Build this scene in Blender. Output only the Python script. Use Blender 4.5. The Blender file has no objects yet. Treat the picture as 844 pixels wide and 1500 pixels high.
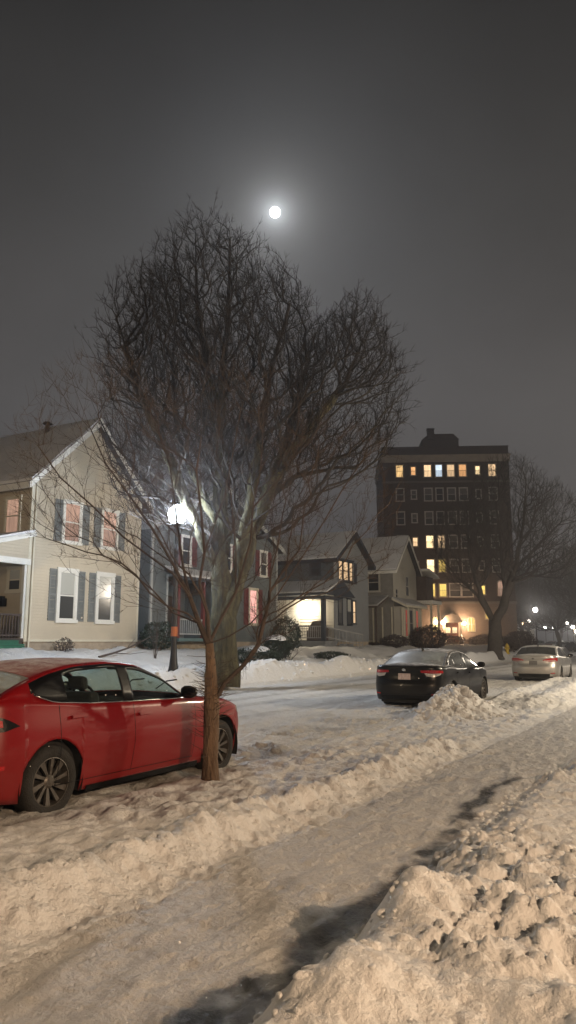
import bpy, bmesh, math, random
import numpy as np
from mathutils import Vector, Matrix
random.seed(7)
rng = np.random.default_rng(11)
SC = bpy.context.scene
COL = SC.collection
R = math.radians
# World: X runs along the street (away from the camera), Y across it (towards the far side), Z up, metres.

# ---------------------------------------------------------------- materials
MATS = {}
def new_mat(name):
    m = bpy.data.materials.new(name); m.use_nodes = True
    nt = m.node_tree; nt.nodes.clear()
    out = nt.nodes.new('ShaderNodeOutputMaterial')
    return m, nt, out
def N(nt, t, **kw):
    n = nt.nodes.new(t)
    for k, v in kw.items():
        if k.startswith('i_'):
            key = k[2:]
            key = int(key) if key.isdigit() else key.replace('_', ' ')
            n.inputs[key].default_value = v
        else:
            setattr(n, k, v)
    return n
def c4(c): return (c[0], c[1], c[2], 1.0)
def pm(name, col, rough=0.6, var=0.15, scale=3.0, metallic=0.0, bump=0.0, bscale=40.0, coat=0.0, col2=None, stretch=None, spec=0.5):
    """Principled material with a noise that varies its colour and, if asked, its relief."""
    if name in MATS: return MATS[name]
    m, nt, out = new_mat(name)
    L = nt.links
    b = N(nt, 'ShaderNodeBsdfPrincipled', i_Roughness=rough, i_Metallic=metallic)
    b.inputs['Coat Weight'].default_value = coat
    b.inputs['Coat Roughness'].default_value = 0.08
    b.inputs['Specular IOR Level'].default_value = spec
    tc = N(nt, 'ShaderNodeTexCoord')
    mp = N(nt, 'ShaderNodeMapping')
    if stretch: mp.inputs['Scale'].default_value = stretch
    L.new(tc.outputs['Object'], mp.inputs['Vector'])
    no = N(nt, 'ShaderNodeTexNoise', i_Scale=scale, i_Detail=6.0, i_Roughness=0.65)
    L.new(mp.outputs[0], no.inputs['Vector'])
    cr = N(nt, 'ShaderNodeValToRGB')
    cr.color_ramp.elements[0].position = 0.3; cr.color_ramp.elements[1].position = 0.7
    c2 = col2 if col2 else tuple(x * (1 + var) for x in col)
    c1 = tuple(x * (1 - var) for x in col) if not col2 else col
    cr.color_ramp.elements[0].color = c4(c1); cr.color_ramp.elements[1].color = c4(c2)
    L.new(no.outputs['Fac'], cr.inputs[0]); L.new(cr.outputs[0], b.inputs['Base Color'])
    if bump > 0:
        n2 = N(nt, 'ShaderNodeTexNoise', i_Scale=bscale, i_Detail=5.0)
        L.new(mp.outputs[0], n2.inputs['Vector'])
        bp = N(nt, 'ShaderNodeBump', i_Strength=min(1.0, bump), i_Distance=0.02 if bump < 1 else 0.05)
        L.new(n2.outputs['Fac'], bp.inputs['Height']); L.new(bp.outputs[0], b.inputs['Normal'])
    L.new(b.outputs[0], out.inputs[0])
    MATS[name] = m
    return m

def snow_mat(name, base=(0.72, 0.72, 0.72), dirt=(0.20, 0.165, 0.13), bump=0.6, rough=0.55, speckle=0.0):
    m, nt, out = new_mat(name); L = nt.links
    b = N(nt, 'ShaderNodeBsdfPrincipled', i_Roughness=rough)
    b.inputs['Specular IOR Level'].default_value = 0.3
    tc = N(nt, 'ShaderNodeTexCoord')
    at = N(nt, 'ShaderNodeAttribute', attribute_name='dirt')
    n1 = N(nt, 'ShaderNodeTexNoise', i_Scale=2.3, i_Detail=9.0, i_Roughness=0.72)
    L.new(tc.outputs['Object'], n1.inputs['Vector'])
    ma = N(nt, 'ShaderNodeMath', operation='MULTIPLY_ADD'); ma.inputs[1].default_value = 1.1; ma.inputs[2].default_value = -0.55
    L.new(n1.outputs['Fac'], ma.inputs[0])
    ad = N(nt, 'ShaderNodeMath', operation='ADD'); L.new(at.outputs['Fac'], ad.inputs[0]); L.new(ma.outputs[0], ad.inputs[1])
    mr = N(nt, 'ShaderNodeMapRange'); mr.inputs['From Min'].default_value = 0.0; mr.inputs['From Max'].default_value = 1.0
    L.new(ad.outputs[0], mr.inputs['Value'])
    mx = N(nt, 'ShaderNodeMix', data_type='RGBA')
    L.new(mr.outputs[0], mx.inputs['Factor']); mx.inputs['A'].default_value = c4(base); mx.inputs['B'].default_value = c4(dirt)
    # grit: tiny dark specks where the snow is dirty
    n3 = N(nt, 'ShaderNodeTexNoise', i_Scale=38.0, i_Detail=3.0)
    L.new(tc.outputs['Object'], n3.inputs['Vector'])
    r3 = N(nt, 'ShaderNodeMapRange'); r3.inputs['From Min'].default_value = 0.60; r3.inputs['From Max'].default_value = 0.72
    L.new(n3.outputs['Fac'], r3.inputs['Value'])
    m3 = N(nt, 'ShaderNodeMath', operation='MULTIPLY'); L.new(r3.outputs[0], m3.inputs[0]); m3.inputs[1].default_value = speckle
    mx2 = N(nt, 'ShaderNodeMix', data_type='RGBA'); L.new(m3.outputs[0], mx2.inputs['Factor'])
    L.new(mx.outputs['Result'], mx2.inputs['A']); mx2.inputs['B'].default_value = c4((0.10, 0.085, 0.07))
    L.new(mx2.outputs['Result'], b.inputs['Base Color'])
    n2 = N(nt, 'ShaderNodeTexNoise', i_Scale=9.0, i_Detail=10.0, i_Roughness=0.66)
    L.new(tc.outputs['Object'], n2.inputs['Vector'])
    bp = N(nt, 'ShaderNodeBump', i_Strength=min(1.0, bump), i_Distance=0.075*bump)
    L.new(n2.outputs['Fac'], bp.inputs['Height']); L.new(bp.outputs[0], b.inputs['Normal'])
    L.new(b.outputs[0], out.inputs[0])
    MATS[name] = m
    return m

def paint_mat(name, col, snow=0.0, rough=0.35, metallic=0.0, grime=0.35, coat=0.5, zmin=0.62, spec=0.5):
    """Car paint with road grime low down and a dusting of snow on faces that look up."""
    m, nt, out = new_mat(name); L = nt.links
    b = N(nt, 'ShaderNodeBsdfPrincipled', i_Roughness=rough, i_Metallic=metallic)
    b.inputs['Coat Roughness'].default_value = 0.06; b.inputs['Specular IOR Level'].default_value = spec
    tc = N(nt, 'ShaderNodeTexCoord'); ge = N(nt, 'ShaderNodeNewGeometry')
    sx = N(nt, 'ShaderNodeSeparateXYZ'); L.new(tc.outputs['Object'], sx.inputs[0])
    n1 = N(nt, 'ShaderNodeTexNoise', i_Scale=3.5, i_Detail=8.0, i_Roughness=0.7); L.new(tc.outputs['Object'], n1.inputs['Vector'])
    # grime
    g1 = N(nt, 'ShaderNodeMapRange'); g1.inputs['From Min'].default_value = 0.75; g1.inputs['From Max'].default_value = 0.2
    L.new(sx.outputs['Z'], g1.inputs['Value'])
    g2 = N(nt, 'ShaderNodeMath', operation='MULTIPLY'); L.new(g1.outputs[0], g2.inputs[0]); L.new(n1.outputs['Fac'], g2.inputs[1])
    g3 = N(nt, 'ShaderNodeMath', operation='MULTIPLY'); L.new(g2.outputs[0], g3.inputs[0]); g3.inputs[1].default_value = grime * 2
    mx = N(nt, 'ShaderNodeMix', data_type='RGBA'); L.new(g3.outputs[0], mx.inputs['Factor'])
    mx.inputs['A'].default_value = c4(col); mx.inputs['B'].default_value = c4((0.22, 0.18, 0.15))
    # snow dusting
    nz = N(nt, 'ShaderNodeSeparateXYZ'); L.new(ge.outputs['Normal'], nz.inputs[0])
    s1 = N(nt, 'ShaderNodeMapRange'); s1.inputs['From Min'].default_value = zmin; s1.inputs['From Max'].default_value = min(0.995, zmin+0.31)
    L.new(nz.outputs['Z'], s1.inputs['Value'])
    zz = N(nt, 'ShaderNodeMapRange'); zz.inputs['From Min'].default_value = 0.85; zz.inputs['From Max'].default_value = 1.05
    L.new(sx.outputs['Z'], zz.inputs['Value'])
    n2 = N(nt, 'ShaderNodeTexNoise', i_Scale=9.0, i_Detail=9.0, i_Roughness=0.75); L.new(tc.outputs['Object'], n2.inputs['Vector'])
    s2 = N(nt, 'ShaderNodeMapRange'); s2.inputs['From Min'].default_value = 0.30; s2.inputs['From Max'].default_value = 0.62
    L.new(n2.outputs['Fac'], s2.inputs['Value'])
    s3 = N(nt, 'ShaderNodeMath', operation='MULTIPLY'); L.new(s1.outputs[0], s3.inputs[0]); L.new(s2.outputs[0], s3.inputs[1])
    s5 = N(nt, 'ShaderNodeMath', operation='MULTIPLY'); L.new(s3.outputs[0], s5.inputs[0]); L.new(zz.outputs[0], s5.inputs[1])
    s4 = N(nt, 'ShaderNodeMath', operation='MULTIPLY'); L.new(s5.outputs[0], s4.inputs[0]); s4.inputs[1].default_value = snow
    mx2 = N(nt, 'ShaderNodeMix', data_type='RGBA'); L.new(s4.outputs[0], mx2.inputs['Factor'])
    L.new(mx.outputs['Result'], mx2.inputs['A']); mx2.inputs['B'].default_value = c4((0.75, 0.75, 0.76))
    L.new(mx2.outputs['Result'], b.inputs['Base Color'])
    ro = N(nt, 'ShaderNodeMath', operation='MULTIPLY_ADD'); ro.inputs[1].default_value = 0.3; ro.inputs[2].default_value = rough
    L.new(g2.outputs[0], ro.inputs[0]); ro2 = N(nt, 'ShaderNodeMath', operation='ADD'); ro2.use_clamp = True
    L.new(ro.outputs[0], ro2.inputs[0]); L.new(s4.outputs[0], ro2.inputs[1]); L.new(ro2.outputs[0], b.inputs['Roughness'])
    cw = N(nt, 'ShaderNodeMath', operation='SUBTRACT'); cw.use_clamp = True; cw.inputs[0].default_value = coat
    L.new(s4.outputs[0], cw.inputs[1]); L.new(cw.outputs[0], b.inputs['Coat Weight'])
    if metallic > 0:
        mt = N(nt, 'ShaderNodeMath', operation='SUBTRACT'); mt.use_clamp = True; mt.inputs[0].default_value = metallic
        L.new(s4.outputs[0], mt.inputs[1]); L.new(mt.outputs[0], b.inputs['Metallic'])
    L.new(b.outputs[0], out.inputs[0])
    MATS[name] = m
    return m

def glass_mat(name, tint=(0.5, 0.55, 0.55), frost=0.0, gloss=0.06):
    m, nt, out = new_mat(name); L = nt.links
    tr = N(nt, 'ShaderNodeBsdfTransparent'); tr.inputs['Color'].default_value = c4(tint)
    gl = N(nt, 'ShaderNodeBsdfGlossy'); gl.inputs['Roughness'].default_value = gloss
    lw = N(nt, 'ShaderNodeLayerWeight', i_Blend=0.5); pw = N(nt, 'ShaderNodeMath', operation='POWER'); pw.inputs[1].default_value = 4.0; L.new(lw.outputs['Facing'], pw.inputs[0])
    fr = N(nt, 'ShaderNodeMath', operation='MULTIPLY_ADD'); fr.inputs[1].default_value = 0.85; fr.inputs[2].default_value = 0.05; L.new(pw.outputs[0], fr.inputs[0])
    mi = N(nt, 'ShaderNodeMixShader'); L.new(fr.outputs[0], mi.inputs[0]); L.new(tr.outputs[0], mi.inputs[1]); L.new(gl.outputs[0], mi.inputs[2])
    last = mi
    if frost > 0:
        tc = N(nt, 'ShaderNodeTexCoord')
        n2 = N(nt, 'ShaderNodeTexNoise', i_Scale=6.0, i_Detail=9.0, i_Roughness=0.7); L.new(tc.outputs['Object'], n2.inputs['Vector'])
        s2 = N(nt, 'ShaderNodeMapRange'); s2.inputs['From Min'].default_value = 0.2; s2.inputs['From Max'].default_value = 0.75
        s2.inputs['To Min'].default_value = frost; s2.inputs['To Max'].default_value = frost * 0.45
        L.new(n2.outputs['Fac'], s2.inputs['Value'])
        df = N(nt, 'ShaderNodeBsdfDiffuse'); df.inputs['Color'].default_value = (0.55, 0.57, 0.57, 1)
        m2 = N(nt, 'ShaderNodeMixShader'); L.new(s2.outputs[0], m2.inputs[0]); L.new(last.outputs[0], m2.inputs[1]); L.new(df.outputs[0], m2.inputs[2])
        last = m2
    L.new(last.outputs[0], out.inputs[0])
    MATS[name] = m
    return m

def pane_mat(name, col=(1.0, 0.55, 0.3), strength=1.0, low=0.4, dark=(0.03, 0.03, 0.035), folds=14.0):
    """Window pane: lit curtain or blind behind the glass. low = how bright the lower sash is against the upper one."""
    m, nt, out = new_mat(name); L = nt.links
    b = N(nt, 'ShaderNodeBsdfPrincipled', i_Roughness=0.12); b.inputs['Base Color'].default_value = c4(dark)
    tc = N(nt, 'ShaderNodeTexCoord'); sx = N(nt, 'ShaderNodeSeparateXYZ'); L.new(tc.outputs['Generated'], sx.inputs[0])
    oi = N(nt, 'ShaderNodeObjectInfo')
    n1 = N(nt, 'ShaderNodeTexNoise', i_Detail=4.0, i_Scale=1.0)
    mp = N(nt, 'ShaderNodeMapping'); mp.inputs['Scale'].default_value = (folds, folds, 1.5)
    va = N(nt, 'ShaderNodeVectorMath', operation='ADD'); L.new(tc.outputs['Generated'], va.inputs[0])
    L.new(oi.outputs['Random'], va.inputs[1]); L.new(va.outputs[0], mp.inputs['Vector']); L.new(mp.outputs[0], n1.inputs['Vector'])
    f = N(nt, 'ShaderNodeMapRange'); f.inputs['From Min'].default_value = 0.3; f.inputs['From Max'].default_value = 0.7
    f.inputs['To Min'].default_value = 0.55; f.inputs['To Max'].default_value = 1.15; L.new(n1.outputs['Fac'], f.inputs['Value'])
    g = N(nt, 'ShaderNodeMapRange'); g.inputs['From Min'].default_value = 0.44; g.inputs['From Max'].default_value = 0.56
    g.inputs['To Min'].default_value = low; g.inputs['To Max'].default_value = 1.0; L.new(sx.outputs['Z'], g.inputs['Value'])
    mu = N(nt, 'ShaderNodeMath', operation='MULTIPLY'); L.new(f.outputs[0], mu.inputs[0]); L.new(g.outputs[0], mu.inputs[1])
    rv = N(nt, 'ShaderNodeMapRange'); rv.inputs['To Min'].default_value = 0.62*strength; rv.inputs['To Max'].default_value = 1.30*strength; L.new(oi.outputs['Random'], rv.inputs['Value'])
    mu2 = N(nt, 'ShaderNodeMath', operation='MULTIPLY'); L.new(mu.outputs[0], mu2.inputs[0]); L.new(rv.outputs[0], mu2.inputs[1])
    b.inputs['Emission Color'].default_value = c4(col); L.new(mu2.outputs[0], b.inputs['Emission Strength'])
    L.new(b.outputs[0], out.inputs[0])
    m.cycles.emission_sampling = 'NONE'
    MATS[name] = m
    return m

def dark_pane(name, blind=(0.30, 0.30, 0.28), glass=(0.02, 0.022, 0.025), split=0.5, rough=0.12):
    """Unlit pane: pale blind behind the upper part, dark room below."""
    m, nt, out = new_mat(name); L = nt.links
    b = N(nt, 'ShaderNodeBsdfPrincipled', i_Roughness=rough)
    tc = N(nt, 'ShaderNodeTexCoord'); sx = N(nt, 'ShaderNodeSeparateXYZ'); L.new(tc.outputs['Generated'], sx.inputs[0])
    g = N(nt, 'ShaderNodeMapRange'); g.inputs['From Min'].default_value = split - 0.01; g.inputs['From Max'].default_value = split + 0.01
    L.new(sx.outputs['Z'], g.inputs['Value'])
    mx = N(nt, 'ShaderNodeMix', data_type='RGBA'); L.new(g.outputs[0], mx.inputs['Factor'])
    mx.inputs['A'].default_value = c4(glass); mx.inputs['B'].default_value = c4(blind); L.new(mx.outputs['Result'], b.inputs['Base Color'])
    L.new(b.outputs[0], out.inputs[0]); MATS[name] = m
    return m

def emit_mat(name, col, strength, clear=0.0):
    m, nt, out = new_mat(name); L = nt.links
    e = N(nt, 'ShaderNodeEmission', i_Strength=strength); e.inputs['Color'].default_value = c4(col)
    if clear > 0:
        t = N(nt, 'ShaderNodeBsdfTransparent'); t.inputs['Color'].default_value = (clear, clear, clear, 1)
        a = N(nt, 'ShaderNodeAddShader'); L.new(e.outputs[0], a.inputs[0]); L.new(t.outputs[0], a.inputs[1]); L.new(a.outputs[0], out.inputs[0])
    else:
        L.new(e.outputs[0], out.inputs[0])
    m.cycles.emission_sampling = 'NONE'
    MATS[name] = m
    return m

def brick_mat(name, c1, c2, mortar, scale=1.0):
    m, nt, out = new_mat(name); L = nt.links
    b = N(nt, 'ShaderNodeBsdfPrincipled', i_Roughness=0.85)
    tc = N(nt, 'ShaderNodeTexCoord'); sx = N(nt, 'ShaderNodeSeparateXYZ'); L.new(tc.outputs['Object'], sx.inputs[0])
    ad = N(nt, 'ShaderNodeMath', operation='ADD'); L.new(sx.outputs['X'], ad.inputs[0]); L.new(sx.outputs['Y'], ad.inputs[1])
    cb = N(nt, 'ShaderNodeCombineXYZ'); L.new(ad.outputs[0], cb.inputs['X']); L.new(sx.outputs['Z'], cb.inputs['Y'])
    br = N(nt, 'ShaderNodeTexBrick', i_Scale=scale)
    br.inputs['Color1'].default_value = c4(c1); br.inputs['Color2'].default_value = c4(c2); br.inputs['Mortar'].default_value = c4(mortar)
    br.inputs['Brick Width'].default_value = 0.24; br.inputs['Row Height'].default_value = 0.08; br.inputs['Mortar Size'].default_value = 0.008
    L.new(cb.outputs[0], br.inputs['Vector'])
    n1 = N(nt, 'ShaderNodeTexNoise', i_Scale=0.35, i_Detail=7.0); L.new(tc.outputs['Object'], n1.inputs['Vector'])
    f = N(nt, 'ShaderNodeMapRange'); f.inputs['To Min'].default_value = 0.65; f.inputs['To Max'].default_value = 1.3; L.new(n1.outputs['Fac'], f.inputs['Value'])
    vm = N(nt, 'ShaderNodeVectorMath', operation='SCALE'); L.new(br.outputs['Color'], vm.inputs[0]); L.new(f.outputs[0], vm.inputs['Scale'])
    L.new(vm.outputs[0], b.inputs['Base Color']); L.new(b.outputs[0], out.inputs[0]); MATS[name] = m
    return m

# ---------------------------------------------------------------- mesh building
ORG = {}
class MB:
    def __init__(s): s.v = []; s.f = []; s.mi = []
    def add(s, vs, fs, mi=0):
        n = len(s.v); s.v += [tuple(p) for p in vs]; s.f += [tuple(i + n for i in f) for f in fs]; s.mi += [mi] * len(fs)
        return s
    def box(s, x0, x1, y0, y1, z0, z1, mi=0):
        return s.add([(x0,y0,z0),(x1,y0,z0),(x1,y1,z0),(x0,y1,z0),(x0,y0,z1),(x1,y0,z1),(x1,y1,z1),(x0,y1,z1)],
                     [(0,3,2,1),(4,5,6,7),(0,1,5,4),(1,2,6,5),(2,3,7,6),(3,0,4,7)], mi)
    def fbox(s, F, u0, u1, z0, z1, n0, n1, mi=0):
        P = F.P
        return s.add([P(u0,z0,n0),P(u1,z0,n0),P(u1,z0,n1),P(u0,z0,n1),P(u0,z1,n0),P(u1,z1,n0),P(u1,z1,n1),P(u0,z1,n1)],
                     [(0,3,2,1),(4,5,6,7),(0,1,5,4),(1,2,6,5),(2,3,7,6),(3,0,4,7)], mi)
    def bar(s, a, b, w, h=None, up=(0,0,1)):
        """Square-section bar from a to b."""
        h = h or w; a = Vector(a); b = Vector(b); d = (b - a)
        if d.length < 1e-6: return s
        d.normalize(); u = Vector(up)
        if abs(d.dot(u)) > 0.98: u = Vector((1,0,0))
        x = d.cross(u).normalized(); y = x.cross(d).normalized()
        vs = []
        for p in (a, b):
            for sx, sy in ((-1,-1),(1,-1),(1,1),(-1,1)): vs.append(p + x*(sx*w/2) + y*(sy*h/2))
        return s.add(vs, [(3,2,1,0),(4,5,6,7),(0,1,5,4),(1,2,6,5),(2,3,7,6),(3,0,4,7)])
    def tube(s, pts, rad, n=8, cap=True):
        pts = [Vector(p) for p in pts]
        if not hasattr(rad, '__len__'): rad = [rad]*len(pts)
        base = len(s.v); k = len(pts)
        prev = None
        for i, p in enumerate(pts):
            d = (pts[min(i+1,k-1)] - pts[max(i-1,0)])
            d = d.normalized() if d.length > 1e-9 else Vector((0,0,1))
            if prev is None:
                a = Vector((1,0,0)) if abs(d.x) < 0.9 else Vector((0,1,0))
            else: a = prev
            x = (a - d*a.dot(d))
            x = x.normalized() if x.length > 1e-6 else d.orthogonal().normalized()
            prev = x; y = d.cross(x)
            for j in range(n):
                t = 2*math.pi*j/n
                q = p + (x*math.cos(t) + y*math.sin(t))*rad[i]
                s.v.append((q.x,q.y,q.z))
        for i in range(k-1):
            for j in range(n):
                s.f.append((base+i*n+j, base+i*n+(j+1)%n, base+(i+1)*n+(j+1)%n, base+(i+1)*n+j)); s.mi.append(0)
        if cap and n > 2:
            s.f.append(tuple(base+j for j in reversed(range(n)))); s.mi.append(0)
            s.f.append(tuple(base+(k-1)*n+j for j in range(n))); s.mi.append(0)
        return s
    def lathe(s, prof, c=(0,0,0), n=20, axis='z'):
        """prof: list of (radius, height along axis)."""
        base = len(s.v); k = len(prof)
        for r, h in prof:
            for j in range(n):
                t = 2*math.pi*j/n; a, b = r*math.cos(t), r*math.sin(t)
                p = (a,b,h) if axis=='z' else ((a,h,b) if axis=='y' else (h,a,b))
                s.v.append((c[0]+p[0], c[1]+p[1], c[2]+p[2]))
        for i in range(k-1):
            for j in range(n):
                s.f.append((base+i*n+j, base+i*n+(j+1)%n, base+(i+1)*n+(j+1)%n, base+(i+1)*n+j)); s.mi.append(0)
        return s
    def prism(s, poly, fn, d0, d1):
        """poly: 2-D outline; fn(a, b, d) -> point."""
        n = len(poly)
        vs = [fn(a,b,d0) for a,b in poly] + [fn(a,b,d1) for a,b in poly]
        fs = [tuple(range(n)), tuple(reversed(range(n,2*n)))] + [(i,i+n,(i+1)%n+n,(i+1)%n) for i in range(n)]
        return s.add(vs, fs)
    def build(s, name, mat=None, parent=None, smooth=False, bevel=0.0, fix=True, mats=None):
        me = bpy.data.meshes.new(name)
        v = s.v
        if parent is not None:
            r = parent
            while r.parent is not None: r = r.parent
            o = ORG.get(r.name)
            if o: v = [(p[0]-o[0], p[1]-o[1], p[2]-o[2]) for p in v]
        me.from_pydata(v, [], s.f)
        for mt in (mats or ([mat] if mat else [])): me.materials.append(mt)
        if mats: me.polygons.foreach_set('material_index', s.mi)
        if fix:
            bm = bmesh.new(); bm.from_mesh(me)
            bmesh.ops.recalc_face_normals(bm, faces=bm.faces)
            bm.to_mesh(me); bm.free()
        if smooth: me.polygons.foreach_set('use_smooth', [True]*len(me.polygons))
        me.update()
        o = bpy.data.objects.new(name, me); COL.objects.link(o)
        if parent is not None: o.parent = parent
        if bevel > 0:
            b = o.modifiers.new('bevel', 'BEVEL'); b.width = bevel; b.segments = 2; b.limit_method = 'ANGLE'
        return o

class Frame:
    """A wall plane: O origin, U along it, Nn outwards; P(u, z, n)."""
    def __init__(s, O, U, Nn): s.O = Vector(O); s.U = Vector(U).normalized(); s.N = Vector(Nn).normalized()
    def P(s, u, z, n):
        q = s.O + s.U*u + s.N*n
        return (q.x, q.y, z)

def tag(o, label=None, cat=None, group=None, kind=None):
    if label: o['label'] = label
    if cat: o['category'] = cat
    if group: o['group'] = group
    if kind: o['kind'] = kind
    return o
def thing(name, label, cat, loc=(0,0,0), rotz=0.0, group=None, world=False):
    """Empty at the base of a thing. world=True: its parts are written in world coordinates."""
    o = bpy.data.objects.new(name, None); COL.objects.link(o); o.empty_display_size = 0.2
    o.location = loc; o.rotation_euler = (0,0,rotz)
    tag(o, label, cat, group)
    if world: ORG[o.name] = loc
    return o
def copy_tree(o, parent=None):
    c = o.copy(); COL.objects.link(c)
    if parent is not None: c.parent = parent
    for ch in o.children: copy_tree(ch, c)
    return c

# ---------------------------------------------------------------- noise (numpy)
def _h(ix, iy, seed):
    n = (ix.astype(np.int64)*374761393 + iy.astype(np.int64)*668265263 + seed*974634777) & 0xffffffff
    n = ((n ^ (n >> 13)) * 1274126177) & 0xffffffff
    n = n ^ (n >> 16)
    return (n & 0xffffff) / float(0xffffff)
def vn(x, y, seed=0):
    ix = np.floor(x); iy = np.floor(y); fx = x-ix; fy = y-iy
    fx = fx*fx*(3-2*fx); fy = fy*fy*(3-2*fy)
    a = _h(ix,iy,seed); b = _h(ix+1,iy,seed); c = _h(ix,iy+1,seed); d = _h(ix+1,iy+1,seed)
    return (a*(1-fx)+b*fx)*(1-fy) + (c*(1-fx)+d*fx)*fy
def fbm(x, y, seed=0, oct=5, lac=2.07, gain=0.5):
    s = 0; a = 1; tot = 0
    for o in range(oct):
        s = s + a*(vn(x, y, seed+o*17)-0.5)*2; tot += a; x = x*lac+3.1; y = y*lac+1.7; a *= gain
    return s/tot
def worley(x, y, seed=0):
    """Distance to the nearest jittered cell point."""
    ix = np.floor(x); iy = np.floor(y); best = np.full(np.shape(x), 9.0); idv = np.zeros(np.shape(x))
    for dx in (-1,0,1):
        for dy in (-1,0,1):
            cx = ix+dx; cy = iy+dy
            px = cx + 0.15+0.7*_h(cx,cy,seed); py = cy + 0.15+0.7*_h(cx,cy,seed+5)
            d = np.hypot(x-px, y-py); r = _h(cx,cy,seed+9)
            m = d < best; best = np.where(m, d, best); idv = np.where(m, r, idv)
    return best, idv
def sm(x, a, b):
    t = np.clip((x-a)/(b-a), 0, 1); return t*t*(3-2*t)
def bump(x, c, w): return np.exp(-((x-c)/w)**2)

# ---------------------------------------------------------------- terrain
def shift(s):
    """Beyond the cross street the street bends a little to the left."""
    q = np.maximum(0.0, np.asarray(s, float)-85.0)
    return 0.23*(q - 6.0*(1-np.exp(-q/6.0)))
def lumps(s, t, size, seed):
    d, r = worley(s/size, t/size, seed)
    h = np.sqrt(np.clip(1-(d/(0.35+0.45*r))**2, 0, 1))
    return h*(0.4+0.6*r)
def blocks(s, t, size, seed, sharp=0.16):
    """Broken crust: tilted angular chunks of uneven height with gaps between them."""
    x = s/size + 0.35*fbm(s/size*1.3, t/size*1.3, seed+50, 3); y = t/size + 0.35*fbm(s/size*1.3+9, t/size*1.3, seed+51, 3)
    ix = np.floor(x); iy = np.floor(y); b1 = np.full(np.shape(x), 9.0); b2 = np.full(np.shape(x), 9.0)
    vx = np.zeros(np.shape(x)); vy = np.zeros(np.shape(x)); r = np.zeros(np.shape(x)); q = np.zeros(np.shape(x))
    for dx in (-1,0,1):
        for dy in (-1,0,1):
            cx = ix+dx; cy = iy+dy; ax = x-(cx+0.1+0.8*_h(cx,cy,seed)); ay = y-(cy+0.1+0.8*_h(cx,cy,seed+5)); d = np.hypot(ax, ay)
            rr = _h(cx,cy,seed+9); qq = _h(cx,cy,seed+13); m = d < b1
            b2 = np.where(m, b1, np.minimum(b2, d)); b1 = np.where(m, d, b1)
            vx = np.where(m, ax, vx); vy = np.where(m, ay, vy); r = np.where(m, rr, r); q = np.where(m, qq, q)
    edge = np.clip((b2-b1)/sharp, 0, 1); edge = edge*(2-edge)
    keep = np.clip((r-0.25)*4, 0, 1)
    return keep*edge*(0.25+0.75*r + (q-0.5)*1.3*vx + (r-0.6)*1.3*vy)
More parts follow.
